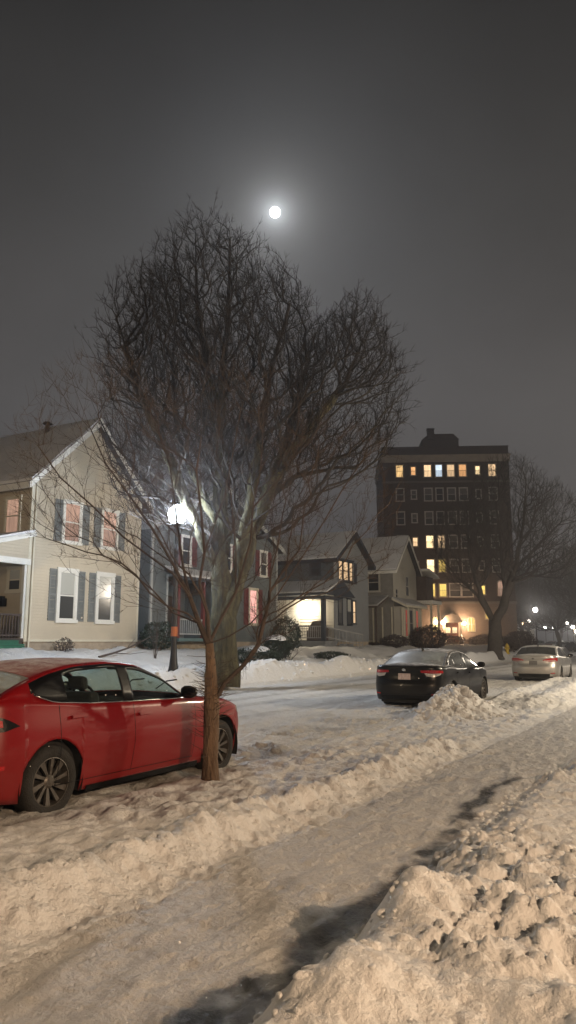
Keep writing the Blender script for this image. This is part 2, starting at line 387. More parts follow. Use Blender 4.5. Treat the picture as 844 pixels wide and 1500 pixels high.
def ground_h(s, t):
    s = np.asarray(s, float); t = np.asarray(t, float)
    w = t + 0.12*fbm(s*0.9, t*0.9, 3, 3)           # wavering edges
    near = sm(s, 30, 12)
    # --- near bank (the camera stands behind it)
    hb = 0.10 + 0.15*sm(s, 6.2, 3.6) + 0.04*sm(s, 9.5, 7.0) + 0.10*sm(s, 9.2, 11.0)*sm(s, 17, 12)
    edge = 1.84 + 0.10*fbm(s*1.3, s*0, 8, 3) + 0.22*sm(s, 4.5, 7.5) - 0.45*sm(s, 8.0, 12.0)
    bank = hb*sm(w, edge+0.02, edge-0.50)
    bank = bank*(1+0.35*fbm(s*1.4, t*1.4, 21, 4))
    pk = 1+0.55*fbm(s*3.1, t*3.1, 41, 5)
    bank += 0.17*pk*np.exp(-((s-3.85)/0.40)**2-((t-1.50)/0.22)**2)
    bank += 0.13*np.exp(-((s-2.75)/0.30)**2-((t-1.28)/0.22)**2)
    bank += 0.10*np.exp(-((s-5.2)/0.5)**2-((t-1.5)/0.3)**2)
    bm_ = sm(w, edge+0.05, edge-0.15)
    ws, wt = s+0.05*fbm(s*6, t*6, 37, 3), t+0.05*fbm(s*6, t*6, 38, 3)
    lump = 0.045*blocks(s, t, 0.23, 31, 0.36) + 0.040*blocks(s+7, t+3, 0.115, 32, 0.34) + 0.020*blocks(s, t, 0.055, 36, 0.35) + 0.10*fbm(s*2.0, t*2.0, 39, 7, gain=0.55)
    soft = 0.35+0.75*sm(fbm(s*1.1, t*1.1, 44, 3), -0.15, 0.25)
    h_bank = bank + bm_*lump*soft*(0.4+0.6*near)
    # --- shovelled sidewalk
    wk = sm(t, 1.6, 2.0)*sm(t, 3.5, 3.1)
    h_walk = 0.05 + 0.030*fbm(s*2.4, t*6, 50, 7, gain=0.60) + 0.011*wk*near*blocks(s*0.8+t*0.4, t, 0.34, 55, 0.10)*sm(fbm(s*0.7,t*1.4,56,3),-0.2,0.1) + 0.016*fbm(s*1.1, t*7.0, 51, 4) + wk*(0.010*blocks(s,t,0.16,52)*sm(fbm(s*1.3,t*1.3,53,3),-0.05,0.2) - 0.014*np.clip(1-((worley(s/0.42, t/0.30, 54)[0])/0.40)**2, 0, 1)*near)
    # --- verge with the thrown-up ridge
    vf = sm(s, 12.6, 11.2) + sm(s, 15.5, 19.0)*0.8
    ve = sm(w, 3.15, 3.55)*sm(t, 5.45, 5.0)
    verge = 0.045*ve*vf*(1+0.5*fbm(s*1.6, t*1.6, 60, 4)) + 0.05*ve
    rc = 3.62 + 0.05*fbm(s*0.7, s*0, 61, 3)-0.02*(s-5)*0.3
    wid = 0.17+0.13*sm(s, 6.0, 2.5)
    ridge = (0.090+0.02*sm(s,6,3))*bump(t, rc, wid)*sm(s, 11.3, 10.5)*(1+0.35*fbm(s*2.4, t*2.4, 62, 4))
    rl = bump(t, rc-0.12, wid+0.25)*sm(s, 12, 10.5)
    ridge += rl*(0.024*blocks(s, t, 0.11, 63, 0.35)+0.016*blocks(s, t, 0.24, 64, 0.4)+0.045*fbm(s*2.6,t*2.6,67,6,gain=0.55))*(0.4+0.6*near)
    tram = ve*(0.046*fbm(s*3.6, t*3.6, 65, 7, gain=0.56) + 0.030*blocks(s,t,0.20,66)*sm(fbm(s*0.9,t*0.9,68,3),-0.15,0.2))
    foot = ve*sm(s, 30, 20)*(-0.035)*np.clip(1-((worley(s/0.34, t/0.30, 69)[0])/0.42)**2, 0, 1)
    tram = tram+foot
    # --- pile thrown behind the black sedan, with the hollow and rim beyond it
    pile = 0.40*np.exp(-(((s-16.0)/1.1)**2+((t-4.95)/0.60)**2)**1.3)
    pile += 0.20*np.exp(-(((s-14.8)/0.7)**2+((t-5.15)/0.40)**2))
    pile *= 1+0.40*fbm(s*2.0, t*2.0, 70, 5)
    pile += (0.11*blocks(s,t,0.36,71)+0.07*blocks(s,t,0.19,72))*np.exp(-((s-15.8)/1.5)**2-((t-4.95)/0.65)**2)
    rim = 0.16*np.exp(-((t-4.0)/0.35)**2)*sm(s, 17, 19)*sm(s, 30, 25)*(1+0.4*fbm(s*1.2,t*1.2,73,3))
    rim += 0.14*np.exp(-((t-5.1)/0.3)**2)*sm(s, 19, 21)*sm(s, 34, 27)
    rim += 0.22*np.exp(-((s-27.5)/3.0)**2-((t-4.4)/0.7)**2)
    # --- road: packed snow, ruts
    rd = sm(t, 5.1, 5.6)*sm(t, 14.1, 13.7)
    rut = -0.035*(bump(t, 8.6, 0.25)+bump(t, 10.1, 0.25)+bump(t, 11.3, 0.22)+bump(t, 12.7, 0.25))
    road = rd*(0.03 + rut*(0.6+0.4*fbm(s*0.4,t*2,80,3)) + 0.030*fbm(s*1.3, t*3.0, 81, 5) + 0.022*fbm(s*5, t*6, 82, 4))
    slush = rd*sm(t, 8.6, 6.4)*(0.07*np.abs(fbm(s*3.2, t*4.0, 83, 6)) + 0.040*blocks(s,t,0.20,84)*sm(fbm(s*0.9,t*0.9,85,3),-0.1,0.3))*near
    # --- far side: ploughed bank, verge, walk, lawns rising to the houses
    lawn_on = sm(s, 92, 80) + sm(s, 80, 92)*0.35
    fb = 0.40*bump(t, 14.75, 0.42)*(1+0.55*fbm(s*0.8, t*0.9, 90, 4))*sm(t, 13.9, 14.4)
    fb += 0.30*bump(t, 18.3, 0.5)*(0.6+0.6*fbm(s*0.5, t*0.6, 91, 3))*lawn_on
    far = sm(t, 14.0, 14.6)*(0.32 + 0.12*fbm(s*0.5, t*0.7, 92, 4))
    far += sm(t, 17.8, 21.2)*0.85*lawn_on*(1+0.10*fbm(s*0.35, t*0.35, 93, 4))
    far -= 0.16*bump(t, 16.8, 0.7)
    far += sm(t, 13.9, 14.6)*(0.07*blocks(s,t,0.5,94)+0.05*lumps(s,t,0.9,95)+0.03*fbm(s*2.2,t*2.2,96,4))
    return np.maximum(h_bank, h_walk) + verge + ridge + tram + pile + rim + road + slush + fb + far

def dirt_shade_f(s, t):
    s = np.asarray(s, float); t = np.asarray(t, float)
    d = np.full(np.shape(s), -0.30)
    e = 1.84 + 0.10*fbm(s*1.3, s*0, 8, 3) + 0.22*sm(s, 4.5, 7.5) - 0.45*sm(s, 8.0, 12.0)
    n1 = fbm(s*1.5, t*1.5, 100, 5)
    # scraped, half-bare paving along the near bank's foot, plus its shade painted dark
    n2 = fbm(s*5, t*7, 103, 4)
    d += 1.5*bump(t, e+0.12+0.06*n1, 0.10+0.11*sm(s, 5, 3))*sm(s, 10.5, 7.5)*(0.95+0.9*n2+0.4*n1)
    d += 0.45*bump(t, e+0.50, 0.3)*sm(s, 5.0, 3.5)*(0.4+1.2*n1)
    # foot of the ridge
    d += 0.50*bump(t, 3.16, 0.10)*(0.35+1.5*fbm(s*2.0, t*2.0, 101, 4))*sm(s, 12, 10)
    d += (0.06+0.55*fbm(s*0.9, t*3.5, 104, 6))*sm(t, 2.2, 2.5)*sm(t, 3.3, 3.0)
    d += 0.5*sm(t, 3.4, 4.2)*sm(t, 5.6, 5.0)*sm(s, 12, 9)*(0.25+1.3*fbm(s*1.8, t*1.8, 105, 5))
    # slush beside the parked cars
    d += 0.62*bump(t, 5.45, 0.45)*sm(s, 10.5, 8.5)*(0.8+0.6*n1)
    d += 0.24*sm(t, 5.0, 5.8)*sm(t, 14.0, 13.4)
    d += 0.34*bump(t, 6.3, 1.3)*(0.5+1.8*n1)*sm(s, 22, 12)
    for c, a in ((8.6,.34), (10.1,.32), (11.3,.46), (12.7,.50)): d += a*bump(t, c+0.08*fbm(s*0.25, s*0, 106, 2), 0.26)
    d += 0.22*bump(t, 12.9, 0.8)
    d += 0.55*sm(s,17.5,18.5)*sm(s,27,24)*bump(t,4.55,0.35)
    # ploughed far bank is grubby
    d += 0.26*bump(t, 14.3, 0.35)*(0.7+0.9*n1)
    d += 0.14*bump(t, 16.9, 0.7)
    d += 0.10*n1
    return d

def axis_pts(lo, hi, segs):
    """segs: list of (upto, step)."""
    out = [lo]; x = lo
    for up, st in segs:
        while x < up-1e-9:
            x = min(x+st, up); out.append(x)
    return np.array([v for v in out if v <= hi+1e-9])
S_AX = axis_pts(-12, 520, [(1.2, 0.5), (2.0, 0.03), (6.0, 0.018), (11, 0.03), (17, 0.045), (26, 0.08), (45, 0.16), (90, 0.5), (200, 2.0), (520, 16)])
def strip(name, t_ax, mat):
    S, T = np.meshgrid(S_AX, t_ax, indexing='ij')
    Z = ground_h(S, T); D = dirt_shade_f(S, T)
    Y = T + shift(S)
    nv = S.size; ns, ntt = S.shape
    co = np.stack([S, Y, Z], -1).reshape(-1, 3)
    idx = np.arange(nv).reshape(ns, ntt)
    q = np.stack([idx[:-1,:-1], idx[1:,:-1], idx[1:,1:], idx[:-1,1:]], -1).reshape(-1, 4)
    me = bpy.data.meshes.new(name)
    me.vertices.add(nv); me.vertices.foreach_set('co', co.ravel())
    me.loops.add(q.size); me.loops.foreach_set('vertex_index', q.ravel().astype(np.int32))
    me.polygons.add(len(q)); me.polygons.foreach_set('loop_start', np.arange(0, q.size, 4, dtype=np.int32))
    me.polygons.foreach_set('loop_total', np.full(len(q), 4, dtype=np.int32))
    me.update(calc_edges=True)
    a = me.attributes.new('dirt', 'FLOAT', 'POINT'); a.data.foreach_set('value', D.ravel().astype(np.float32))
    me.polygons.foreach_set('use_smooth', np.ones(len(q), dtype=bool))
    me.materials.append(mat)
    o = bpy.data.objects.new(name, me); COL.objects.link(o); tag(o, kind='structure')
    return o
snow = snow_mat('snow', bump=0.9, speckle=0.12)
snow_road = snow_mat('packed_snow', base=(0.66,0.65,0.63), dirt=(0.15,0.125,0.10), bump=1.2, rough=0.45, speckle=0.3)
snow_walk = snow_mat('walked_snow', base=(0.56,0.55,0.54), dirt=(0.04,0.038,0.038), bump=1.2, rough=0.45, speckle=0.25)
strip('snow_bank', axis_pts(-40, 1.75, [(-4, 4.0), (-1.5, 0.25), (-0.2, 0.05), (1.75, 0.018)]), snow)
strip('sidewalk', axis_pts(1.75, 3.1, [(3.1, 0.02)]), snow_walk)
strip('snowy_verge', axis_pts(3.1, 5.3, [(5.3, 0.025)]), snow)
strip('road', axis_pts(5.3, 14.2, [(8.5, 0.04), (14.2, 0.075)]), snow_road)
strip('far_snowy_ground', axis_pts(14.2, 420, [(15.6, 0.08), (22.5, 0.18), (27, 0.7), (60, 4), (420, 30)]), snow)
def gz(s, t):
    """Ground height at world (s, y)."""
    return float(ground_h(np.array([s]), np.array([t - float(shift(s))]))[0])

# loose snow chunks: uncountable, one object
def chunks():
    ico = bmesh.new(); bmesh.ops.create_icosphere(ico, subdivisions=2, radius=1.0)
    bv = np.array([v.co[:] for v in ico.verts]); bf = np.array([[v.index for v in f.verts] for f in ico.faces]); ico.free()
    V = []; Fc = []; n = 0; todo = []
    def put(s, t, r): todo.append((s, t, r))
    def make(s, t, r, g):
        nonlocal n
        q = bv.copy()
        ph = rng.uniform(0, 9, 3)
        f = 1 + 0.22*np.sin(q[:,0]*2.1+ph[0])*np.cos(q[:,1]*2.7+ph[1]) + 0.14*np.sin(q[:,2]*4+ph[2])
        q = q*f[:,None]*np.array([rng.uniform(0.7,1.3), rng.uniform(0.7,1.2), rng.uniform(0.55,0.95)])*r
        a = rng.uniform(0, 6.28); ca, sa = math.cos(a), math.sin(a)
        q = np.stack([q[:,0]*ca-q[:,1]*sa, q[:,0]*sa+q[:,1]*ca, q[:,2]], -1)
        q += np.array([s, t, g-r*0.22]); V.append(q); Fc.append(bf+n); n += len(q)
    for _ in range(520):
        s = rng.uniform(1.8, 9.5); e = 1.84+0.22*float(sm(s, 4.5, 7.5))-0.45*float(sm(s, 8.0, 12.0)); t = e-0.02-abs(rng.normal(0, 0.30)); put(s, t, rng.uniform(0.010, 0.028)*(1.0 if rng.random()<0.9 else 1.8))
    for _ in range(60):
        s = rng.uniform(2.2, 9.0); t = rng.uniform(2.0, 3.2); put(s, t, rng.uniform(0.004, 0.010))
    for _ in range(300):
        s = rng.uniform(2.0, 11.2); t = 3.45+rng.normal(0, 0.16); put(s, t, rng.uniform(0.006, 0.022))
    for _ in range(260):
        s = 15.8+rng.normal(0, 1.1); t = 4.95+rng.normal(0, 0.45); put(s, t, rng.uniform(0.02, 0.08))
    for _ in range(240):
        s = rng.uniform(8.5, 20); t = rng.uniform(5.0, 8.0); put(s, t, rng.uniform(0.008, 0.022))
    for _ in range(420):
        s = rng.uniform(10, 45); t = 14.7+rng.normal(0, 0.5); put(s, t, rng.uniform(0.03, 0.10))
    tt = np.array(todo); gs = ground_h(tt[:,0], tt[:,1])
    for (s, t, r), g in zip(todo, gs): make(s, t, r, float(g))
    V = np.concatenate(V); Fc = np.concatenate(Fc)
    me = bpy.data.meshes.new('snow_chunks'); me.from_pydata(V.tolist(), [], Fc.tolist())
    me.polygons.foreach_set('use_smooth', [True]*len(me.polygons)); me.materials.append(snow)
    a = me.attributes.new('dirt', 'FLOAT', 'POINT'); a.data.foreach_set('value', np.full(len(V), -0.2, dtype=np.float32))
    o = bpy.data.objects.new('snow_chunks', me); COL.objects.link(o)
    tag(o, 'loose lumps of shovelled snow on the banks and the street', 'snow chunks', kind='stuff')
chunks()
# ---------------------------------------------------------------- cars
M_black = pm('black_plastic', (0.006,0.006,0.0065), rough=0.3, var=0.3, spec=0.25)
M_rubber = pm('tyre_rubber', (0.014,0.013,0.012), rough=0.85, var=0.4, scale=9, bump=0.5, bscale=60)
M_liner = pm('wheel_liner', (0.010,0.010,0.010), rough=0.95)
M_rim = pm('alloy_dirty', (0.12,0.11,0.10), rough=0.45, metallic=0.6, var=0.35, scale=12)
M_rimdark = pm('alloy_black', (0.02,0.02,0.02), rough=0.4, metallic=0.3)
M_inside = pm('cabin_dark', (0.016,0.016,0.017), rough=0.9)
M_seat = pm('seat_cloth', (0.035,0.035,0.037), rough=0.95, bump=0.3)
M_chrome = pm('chrome', (0.6,0.6,0.6), rough=0.15, metallic=1.0)
M_redlens = pm('red_lens', (0.35,0.006,0.008), rough=0.15, coat=0.6, var=0.2)
M_whitelens = pm('clear_lens', (0.45,0.42,0.40), rough=0.15, coat=0.6, var=0.1, scale=20)
M_plate = pm('plate', (0.62,0.55,0.54), rough=0.5, col2=(0.42,0.30,0.30), scale=22, stretch=(1,1,0.5))
M_plate_grey = pm('plate_grey', (0.10,0.10,0.10), rough=0.5, var=0.5, scale=22)
M_glass = glass_mat('car_glass', (0.72,0.82,0.78))
M_glass_dark = glass_mat('car_glass_dark', (0.18,0.20,0.20))
M_glass_frost = glass_mat('car_glass_frosted', (0.4,0.44,0.44), frost=0.55, gloss=0.3)
M_glass_thin = glass_mat('car_glass_light_frost', (0.66,0.76,0.72), frost=0.35)
M_glass_dim = glass_mat('car_glass_dim', (0.10,0.11,0.12), frost=0.10)
M_snowcap = pm('snow_cap', (0.80,0.80,0.81), rough=0.6, var=0.05, bump=0.6, bscale=25)

def smooth_poly(pts, w=0.05):
    pts = sorted(pts); xs = np.array([p[0] for p in pts]); zs = np.array([p[1] for p in pts])
    g = np.arange(xs[0]-0.3, xs[-1]+0.3, 0.01)
    y = np.interp(g, xs, zs)
    k = np.exp(-0.5*(np.arange(-15,16)*0.01/w)**2); k /= k.sum()
    yp = np.pad(y, 15, mode='edge'); y = np.convolve(yp, k, mode='valid')
    return lambda x: float(np.interp(x, g, y))

class Body:
    def __init__(b, P):
        b.P = P
        b.zsh = smooth_poly(P['zsh']); b.ztop = smooth_poly(P['ztop'], 0.05); b.rail = smooth_poly(P['rail'], 0.06)
        b.db = smooth_poly(P['dlo_b'], 0.02); b.dt = smooth_poly(P['dlo_t'], 0.05)
        b.kz = smooth_poly([(0.0,0.90),(0.18,0.93),(0.30,0.965),(0.45,0.985),(0.60,1.0),(0.72,0.992),(0.80,0.985),(0.90,0.965),(1.0,0.945),(1.15,0.93)], 0.03)
        b.fs = smooth_poly([(0.0,-0.25),(0.2,-0.10),(0.3,-0.02),(0.42,0.0),(0.55,0.0),(0.64,-0.03),(0.74,-0.10),(0.9,-0.25)], 0.025)
        b.rs = smooth_poly(P['rear_shift'], 0.02)
        b.W = P['W']; b.xf = P['xf']; b.xr = P['xr']
        b.x1f = b.xf-1.05; b.x1r = b.xr+0.95
        xs = []
        for k in range(1, 15):                       # nose corner
            yf = math.sin(k/15*math.pi/2*0.98); u = (1-yf**(1/0.50))**(1/3.4); xs.append(b.x1f+(b.xf-b.x1f)*u)
        nose = sorted([x for x in xs if x > b.xf-0.5], reverse=True)
        xs = []
        for k in range(1, 17):
            yf = math.sin(k/17*math.pi/2*0.985); u = (1-yf**(1/0.42))**(1/5.5); xs.append(b.x1r+(b.xr-b.x1r)*u)
        tail = sorted([x for x in xs if x < b.xr+0.35], reverse=True)
        mid = set(np.round(np.arange(nose[-1]-0.04, tail[0]+0.03, -0.05), 4))
        ra, zc = P['ra'], P['rt']
        b.axles = (P['wb']/2, -P['wb']/2)
        hs = math.sqrt(ra*ra-(zc-P['sill'])**2) if zc > P['sill'] else ra
        b.arch = []
        for ax in b.axles:
            b.arch.append((ax-hs, ax+hs))
            mid = {m for m in mid if not (ax-hs-0.02 < m < ax+hs+0.02)}
            a0 = math.asin((P['sill']-zc)/ra)
            for k in range(17):
                a = a0+(math.pi-2*a0)*k/16; mid.add(round(ax+ra*math.cos(a), 4))
            mid.add(round(ax-hs-0.004,4)); mid.add(round(ax+hs+0.004,4))
        for br in P['breaks']:
            for x in br: mid.add(x)
        for x in (P['ws'][0], P['ws'][1], P['bl'][0], P['bl'][1], P['dlo'][0], P['dlo'][1]): mid.add(x)
        mid = sorted([m for m in mid if tail[0]+0.012 < m < nose[-1]-0.012], reverse=True)
        # drop near duplicates unless they are break points
        b.xs = [b.xf] + nose + mid + tail + [b.xr]
        b.ys = [b.plan(x) for x in b.xs]; b.ys[0] = 0.0; b.ys[-1] = 0.0
        # arc length from the tail centre
        X = np.array(b.xs[::-1]); Y = np.array(b.ys[::-1])
        b.U = np.concatenate([[0], np.cumsum(np.hypot(np.diff(X), np.diff(Y)))]); b.UX = X; b.UY = Y
    def plan(b, x):
        if x > b.x1f: u = min(1, (x-b.x1f)/(b.xf-b.x1f)); return b.W/2*max(0, 1-u**3.4)**0.50
        if x < b.x1r: u = min(1, (x-b.x1r)/(b.xr-b.x1r)); return b.W/2*max(0, 1-u**5.5)**0.42
        return b.W/2
    def app(b, x, y, z):
        wf = min(1, max(0, (x-(b.xf-0.75))/0.75))**1.5; wr = min(1, max(0, ((b.xr+0.55)-x)/0.55))**1.2
        return (x + b.fs(z)*wf + b.rs(z)*wr, y*b.kz(z), z)
    def zlow(b, x):
        z = b.P['sill']
        for ax, (a0, a1) in zip(b.axles, b.arch):
            if a0 <= x <= a1: z = max(z, b.P['rt']+math.sqrt(max(0, b.P['ra']**2-(x-ax)**2)))
        if x > b.xf-0.6: z = max(z, b.P['sill'] + 0.02*(x-(b.xf-0.6)))
        if x < b.xr+0.6: z = max(z, b.P['sill'] + 0.10*((b.xr+0.6)-x))
        return z
    def surf(b, u, z, off=0.0):
        sg = 1 if u >= 0 else -1
        def p(uu, zz):
            x = float(np.interp(abs(uu), b.U, b.UX)); y = float(np.interp(abs(uu), b.U, b.UY))
            q = b.app(x, y, zz); return Vector((q[0], q[1]*(1 if uu >= 0 else -1), q[2]))
        c = p(u, z)
        if off:
            e = 0.012
            n = (p(u, z+e)-p(u, z-e)).cross(p(u+e, z)-p(u-e, z))
            n = n.normalized() if n.length > 1e-9 else Vector((-1,0,0))
            out = Vector((c.x-(-0.3 if abs(c.x) < 1.2 else c.x*0.6), c.y, 0))
            if n.dot(out) < 0: n = -n
            c = c + n*off
        return c
    def u_of_x(b, x):
        return float(np.interp(x, b.UX, b.U))
    def cross(b, x, y):
        zs = b.zsh(x); g = min(1.0, y/(0.30*b.W)); g = g*g*(3-2*g)
        sx, sy, sz = b.app(x, y, zs)
        zc = zs + (b.ztop(x)-zs)*g
        rz = max(zs+0.012*g, zs+(b.rail(x)-zs)*g)
        y1 = max(sy-0.018*g, 0); z1 = zs+0.008*g
        yr = max(0, y1 - b.P['tumble']*(rz-z1))
        def yz(z):
            f = min(1, max(0, (z-z1)/max(rz-z1, 0.002)))
            return y1+(yr-y1)*(0.78*f+0.22*f*f)
        db, dt = b.db(x), b.dt(x)
        if not (b.P['dlo'][1] <= x <= b.P['dlo'][0]) or dt <= db:
            m = min(max((db+dt)/2, z1), rz); db = dt = m
            if rz-z1 < 0.03: db, dt = z1+(rz-z1)*0.33, z1+(rz-z1)*0.66
        db = min(max(db, z1+0.001), rz-0.001) if rz > z1+0.003 else z1; dt = min(max(dt, db), rz)
        pts = [(sy, zs), (y1, z1)]
        for k in range(4): z = db+(dt-db)*k/3; pts.append((yz(z), z))
        pts.append((yr, rz))
        yq = max(0, yr-0.065*g); zq = rz+0.55*min(0.045*g, max(0, zc-rz)); pts.append((yq, zq))
        for f in (0.86, 0.70, 0.52, 0.34, 0.17, 0.0):
            pts.append((yq*f, zq+(zc-zq)*(1-f**2.2)))
        return sx, pts
def make_car(P, M):
    """Whole car as a thing with its parts; local x forwards, wheels standing on z = 0."""
    b = Body(P)
    root = thing(P['name'], P['label'], 'car')
    NL = 15
    rings = []
    for x, y in zip(b.xs, b.ys):
        zl, zs = b.zlow(x), b.zsh(x)
        low = [b.app(x, y, zl+(zs-zl)*(k/(NL-1))) for k in range(NL)]
        sx, cr = b.cross(x, y)
        rings.append(low + [(sx, q[0], q[1]) for q in cr[1:]])
    n = len(rings[0])
    parts = {'body': ([], []), 'glass_s': ([], []), 'glass_w': ([], []), 'glass_r': ([], []), 'pillar': ([], [])}
    vid = {}
    def cls(i, j, xm):
        k = j-(NL-1)                              # strip index in the cross part: 0 shoulder-belt ... 
        if 2 <= k <= 4 and P['dlo'][1] < xm < P['dlo'][0] and b.dt(xm) > b.db(xm)+0.004:
            for (x0, x1) in P['breaks']:
                if min(x0,x1) < xm < max(x0,x1): return 'pillar' if P.get('blackrail') else ('pillar', P['breaks'].index((x0, x1)))
            if xm < P.get('quarter', -9): return 'pillar'
            return 'glass_s'
        if k >= 7 and min(P['ws']) < xm < max(P['ws']): return 'glass_w'
        if k >= 7 and min(P['bl']) < xm < max(P['bl']): return 'glass_r'
        if k == 5 and P.get('blackrail') and P['dlo'][1]-0.05 < xm < P['dlo'][0]+0.05: return 'pillar'
        return 'body'
    win = []
    for sg in (1, -1):
        for i in range(len(rings)-1):
            xm = (b.xs[i]+b.xs[i+1])/2
            for j in range(n-1):
                c = cls(i, j, xm)
                key = c if isinstance(c, str) else (c[0], sg, c[1])
                if key not in parts: parts[key] = ([], [])
                if c == 'glass_s':
                    # one pane per window: number by which gap between the breaks it lies in
                    w = sum(1 for br in P['breaks'] if xm < min(br)); key = ('glass_s', sg, w)
                    if key not in parts: parts[key] = ([], [])
                V, F = parts[key]
                q = []
                for (a, c2) in ((i,j),(i,j+1),(i+1,j+1),(i+1,j)):
                    kk = (key, sg, a, c2) if c2 < n-1 else (key, 0, a, c2)
                    if kk not in vid:
                        p = rings[a][c2]; vid[kk] = len(V); V.append((p[0], p[1]*sg, p[2]))
                    q.append(vid[kk])
                if sg == 1: q.reverse()
                q2 = []
                for t in q:
                    if t not in q2: q2.append(t)
                if len(q2) >= 3: F.append(tuple(q2))
    def mk(key, name, mat, solid=0.0, merge=True):
        V, F = parts[key]
        if not F: return None
        used = sorted({i for f in F for i in f}); ren = {a: i for i, a in enumerate(used)}; V = [V[a] for a in used]; F = [tuple(ren[i] for i in f) for f in F]
        me = bpy.data.meshes.new(name); me.from_pydata(V, [], F)
        bm = bmesh.new(); bm.from_mesh(me)
        bmesh.ops.remove_doubles(bm, verts=bm.verts, dist=0.0008)
        bmesh.ops.dissolve_degenerate(bm, edges=bm.edges, dist=0.0005)
        bmesh.ops.recalc_face_normals(bm, faces=bm.faces)
        bm.to_mesh(me); bm.free()
        me.polygons.foreach_set('use_smooth', [True]*len(me.polygons))
        me.materials.append(mat); me.materials.append(M_inside)
        o = bpy.data.objects.new(name, me); COL.objects.link(o); o.parent = root
        if solid:
            s = o.modifiers.new('thickness', 'SOLIDIFY'); s.thickness = solid; s.offset = -1; s.material_offset = 1; s.use_rim = True
            s.use_even_offset = False
        return o
    body = mk('body', 'body', M['paint'], 0.015)
    for sg in (1, -1):
        V, F = parts['pillar']; F2 = [f for f in F if sum(V[i][1] for i in f)*sg > 0]
        parts['p%d' % sg] = (V, F2)
        if F2: mk('p%d' % sg, 'pillar_trim', M_black, 0.015)
    mk('glass_w', 'windshield', M['ws']); mk('glass_r', 'rear_window', M['rear'])
    for k in list(parts):
        if isinstance(k, tuple) and k[0] == 'glass_s': mk(k, 'side_window', M['side'])
        elif isinstance(k, tuple) and k[0] == 'pillar': mk(k, 'pillar_trim', M_black, 0.015)
    # ---- patches that follow the body surface
    def patch(name, mat, top, bot, off=0.004, parent=None, n=10, m=3, lab=None, skirt=0.012):
        """top / bot: [(u, z)...] resampled to n columns; closed thin solid following the surface."""
        def rs(pl):
            d = np.concatenate([[0], np.cumsum([math.dist(pl[i], pl[i+1]) for i in range(len(pl)-1)])])
            t = np.linspace(0, d[-1], n); return [(float(np.interp(a, d, [p[0] for p in pl])), float(np.interp(a, d, [p[1] for p in pl]))) for a in t]
        A, B = rs(top), rs(bot); mb = MB(); vs = []
        for lay in (off, -skirt):
            for r in range(m):
                for c in range(n):
                    u = A[c][0]+(B[c][0]-A[c][0])*r/(m-1); z = A[c][1]+(B[c][1]-A[c][1])*r/(m-1)
                    vs.append(tuple(b.surf(u, z, lay)))
        fs = []; o = m*n
        for r in range(m-1):
            for c in range(n-1):
                fs.append((r*n+c, r*n+c+1, (r+1)*n+c+1, (r+1)*n+c)); fs.append((o+r*n+c, o+(r+1)*n+c, o+(r+1)*n+c+1, o+r*n+c+1))
        for c in range(n-1):
            fs.append((c, o+c, o+c+1, c+1)); k = (m-1)*n; fs.append((k+c, k+c+1, o+k+c+1, o+k+c))
        for r in range(m-1):
            fs.append((r*n, (r+1)*n, o+(r+1)*n, o+r*n)); k = n-1; fs.append((r*n+k, o+r*n+k, o+(r+1)*n+k, (r+1)*n+k))
        mb.add(vs, fs); ob = mb.build(name, mat, parent or root, smooth=False)
        if lab: ob['label'] = lab
        return ob
    def line(name, pts, w=0.006, mat=M_black, off=0.0015, parent=None):
        pts2 = [(p[0], p[1]) for p in pts]
        if abs(pts2[0][0]-pts2[-1][0]) < abs(pts2[0][1]-pts2[-1][1]):
            return patch(name, mat, [(u-w/2, z) for u, z in pts2], [(u+w/2, z) for u, z in pts2], off, parent, n=10, m=2, skirt=0.002)
        return patch(name, mat, [(u, z+w/2) for u, z in pts2], [(u, z-w/2) for u, z in pts2], off, parent, n=14, m=2, skirt=0.002)
    U = b.u_of_x
    # doors (seams drawn as gaps), handles, sills
    sill = P['sill']
    for sg in (1, -1):
        for (xa, xb) in P['doors']:
            za = b.zsh((xa+xb)/2)
            line('door_gap', [(sg*U(xa), b.zsh(xa)-0.01), (sg*U(xa+0.01), 0.6), (sg*U(xa-0.02), sill+0.09)])
        xh0, xh1 = P['doors'][0][0], P['doors'][-1][0]
        line('door_gap', [(sg*U(xh0-0.02), sill+0.10), (sg*U(xh1-0.02), sill+0.10)])
        for xh in P['handles']:
            zh = b.zsh(xh)-0.115
            patch('door_handle', M['paint'], [(sg*U(xh-0.10), zh+0.012), (sg*U(xh+0.10), zh+0.016)], [(sg*U(xh-0.10), zh-0.016), (sg*U(xh+0.10), zh-0.012)], 0.030, n=6, m=2)
        patch('sill_trim', M_black, [(sg*U(P['wb']/2-0.45), sill+0.035), (sg*U(-P['wb']/2+0.45), sill+0.035)],
              [(sg*U(P['wb']/2-0.45), sill-0.02), (sg*U(-P['wb']/2+0.45), sill-0.02)], 0.010, n=16, m=2)
        # mirrors
        mx = P['mirror']; yb = b.W/2*0.93
        mm = MB(); mm.lathe([(0.0,-0.10),(0.055,-0.085),(0.082,-0.04),(0.085,0.02),(0.070,0.085),(0.03,0.115),(0.0,0.12)], (0,0,0), 14, 'y')
        mm.v = [(mx+0.02+v[0]*(1.1 if v[0] > 0 else 0.35), sg*(yb+0.13+v[1]), b.zsh(mx)+0.085+v[2]*0.85) for v in mm.v]
        mo = mm.build('mirror', M.get('mirror', M['paint']), root, smooth=True)
        am = MB().bar((mx, sg*(yb-0.03), b.zsh(mx)+0.02), (mx+0.01, sg*(yb+0.10), b.zsh(mx)+0.05), 0.05, 0.03); am.build('mirror_arm', M_black, mo)
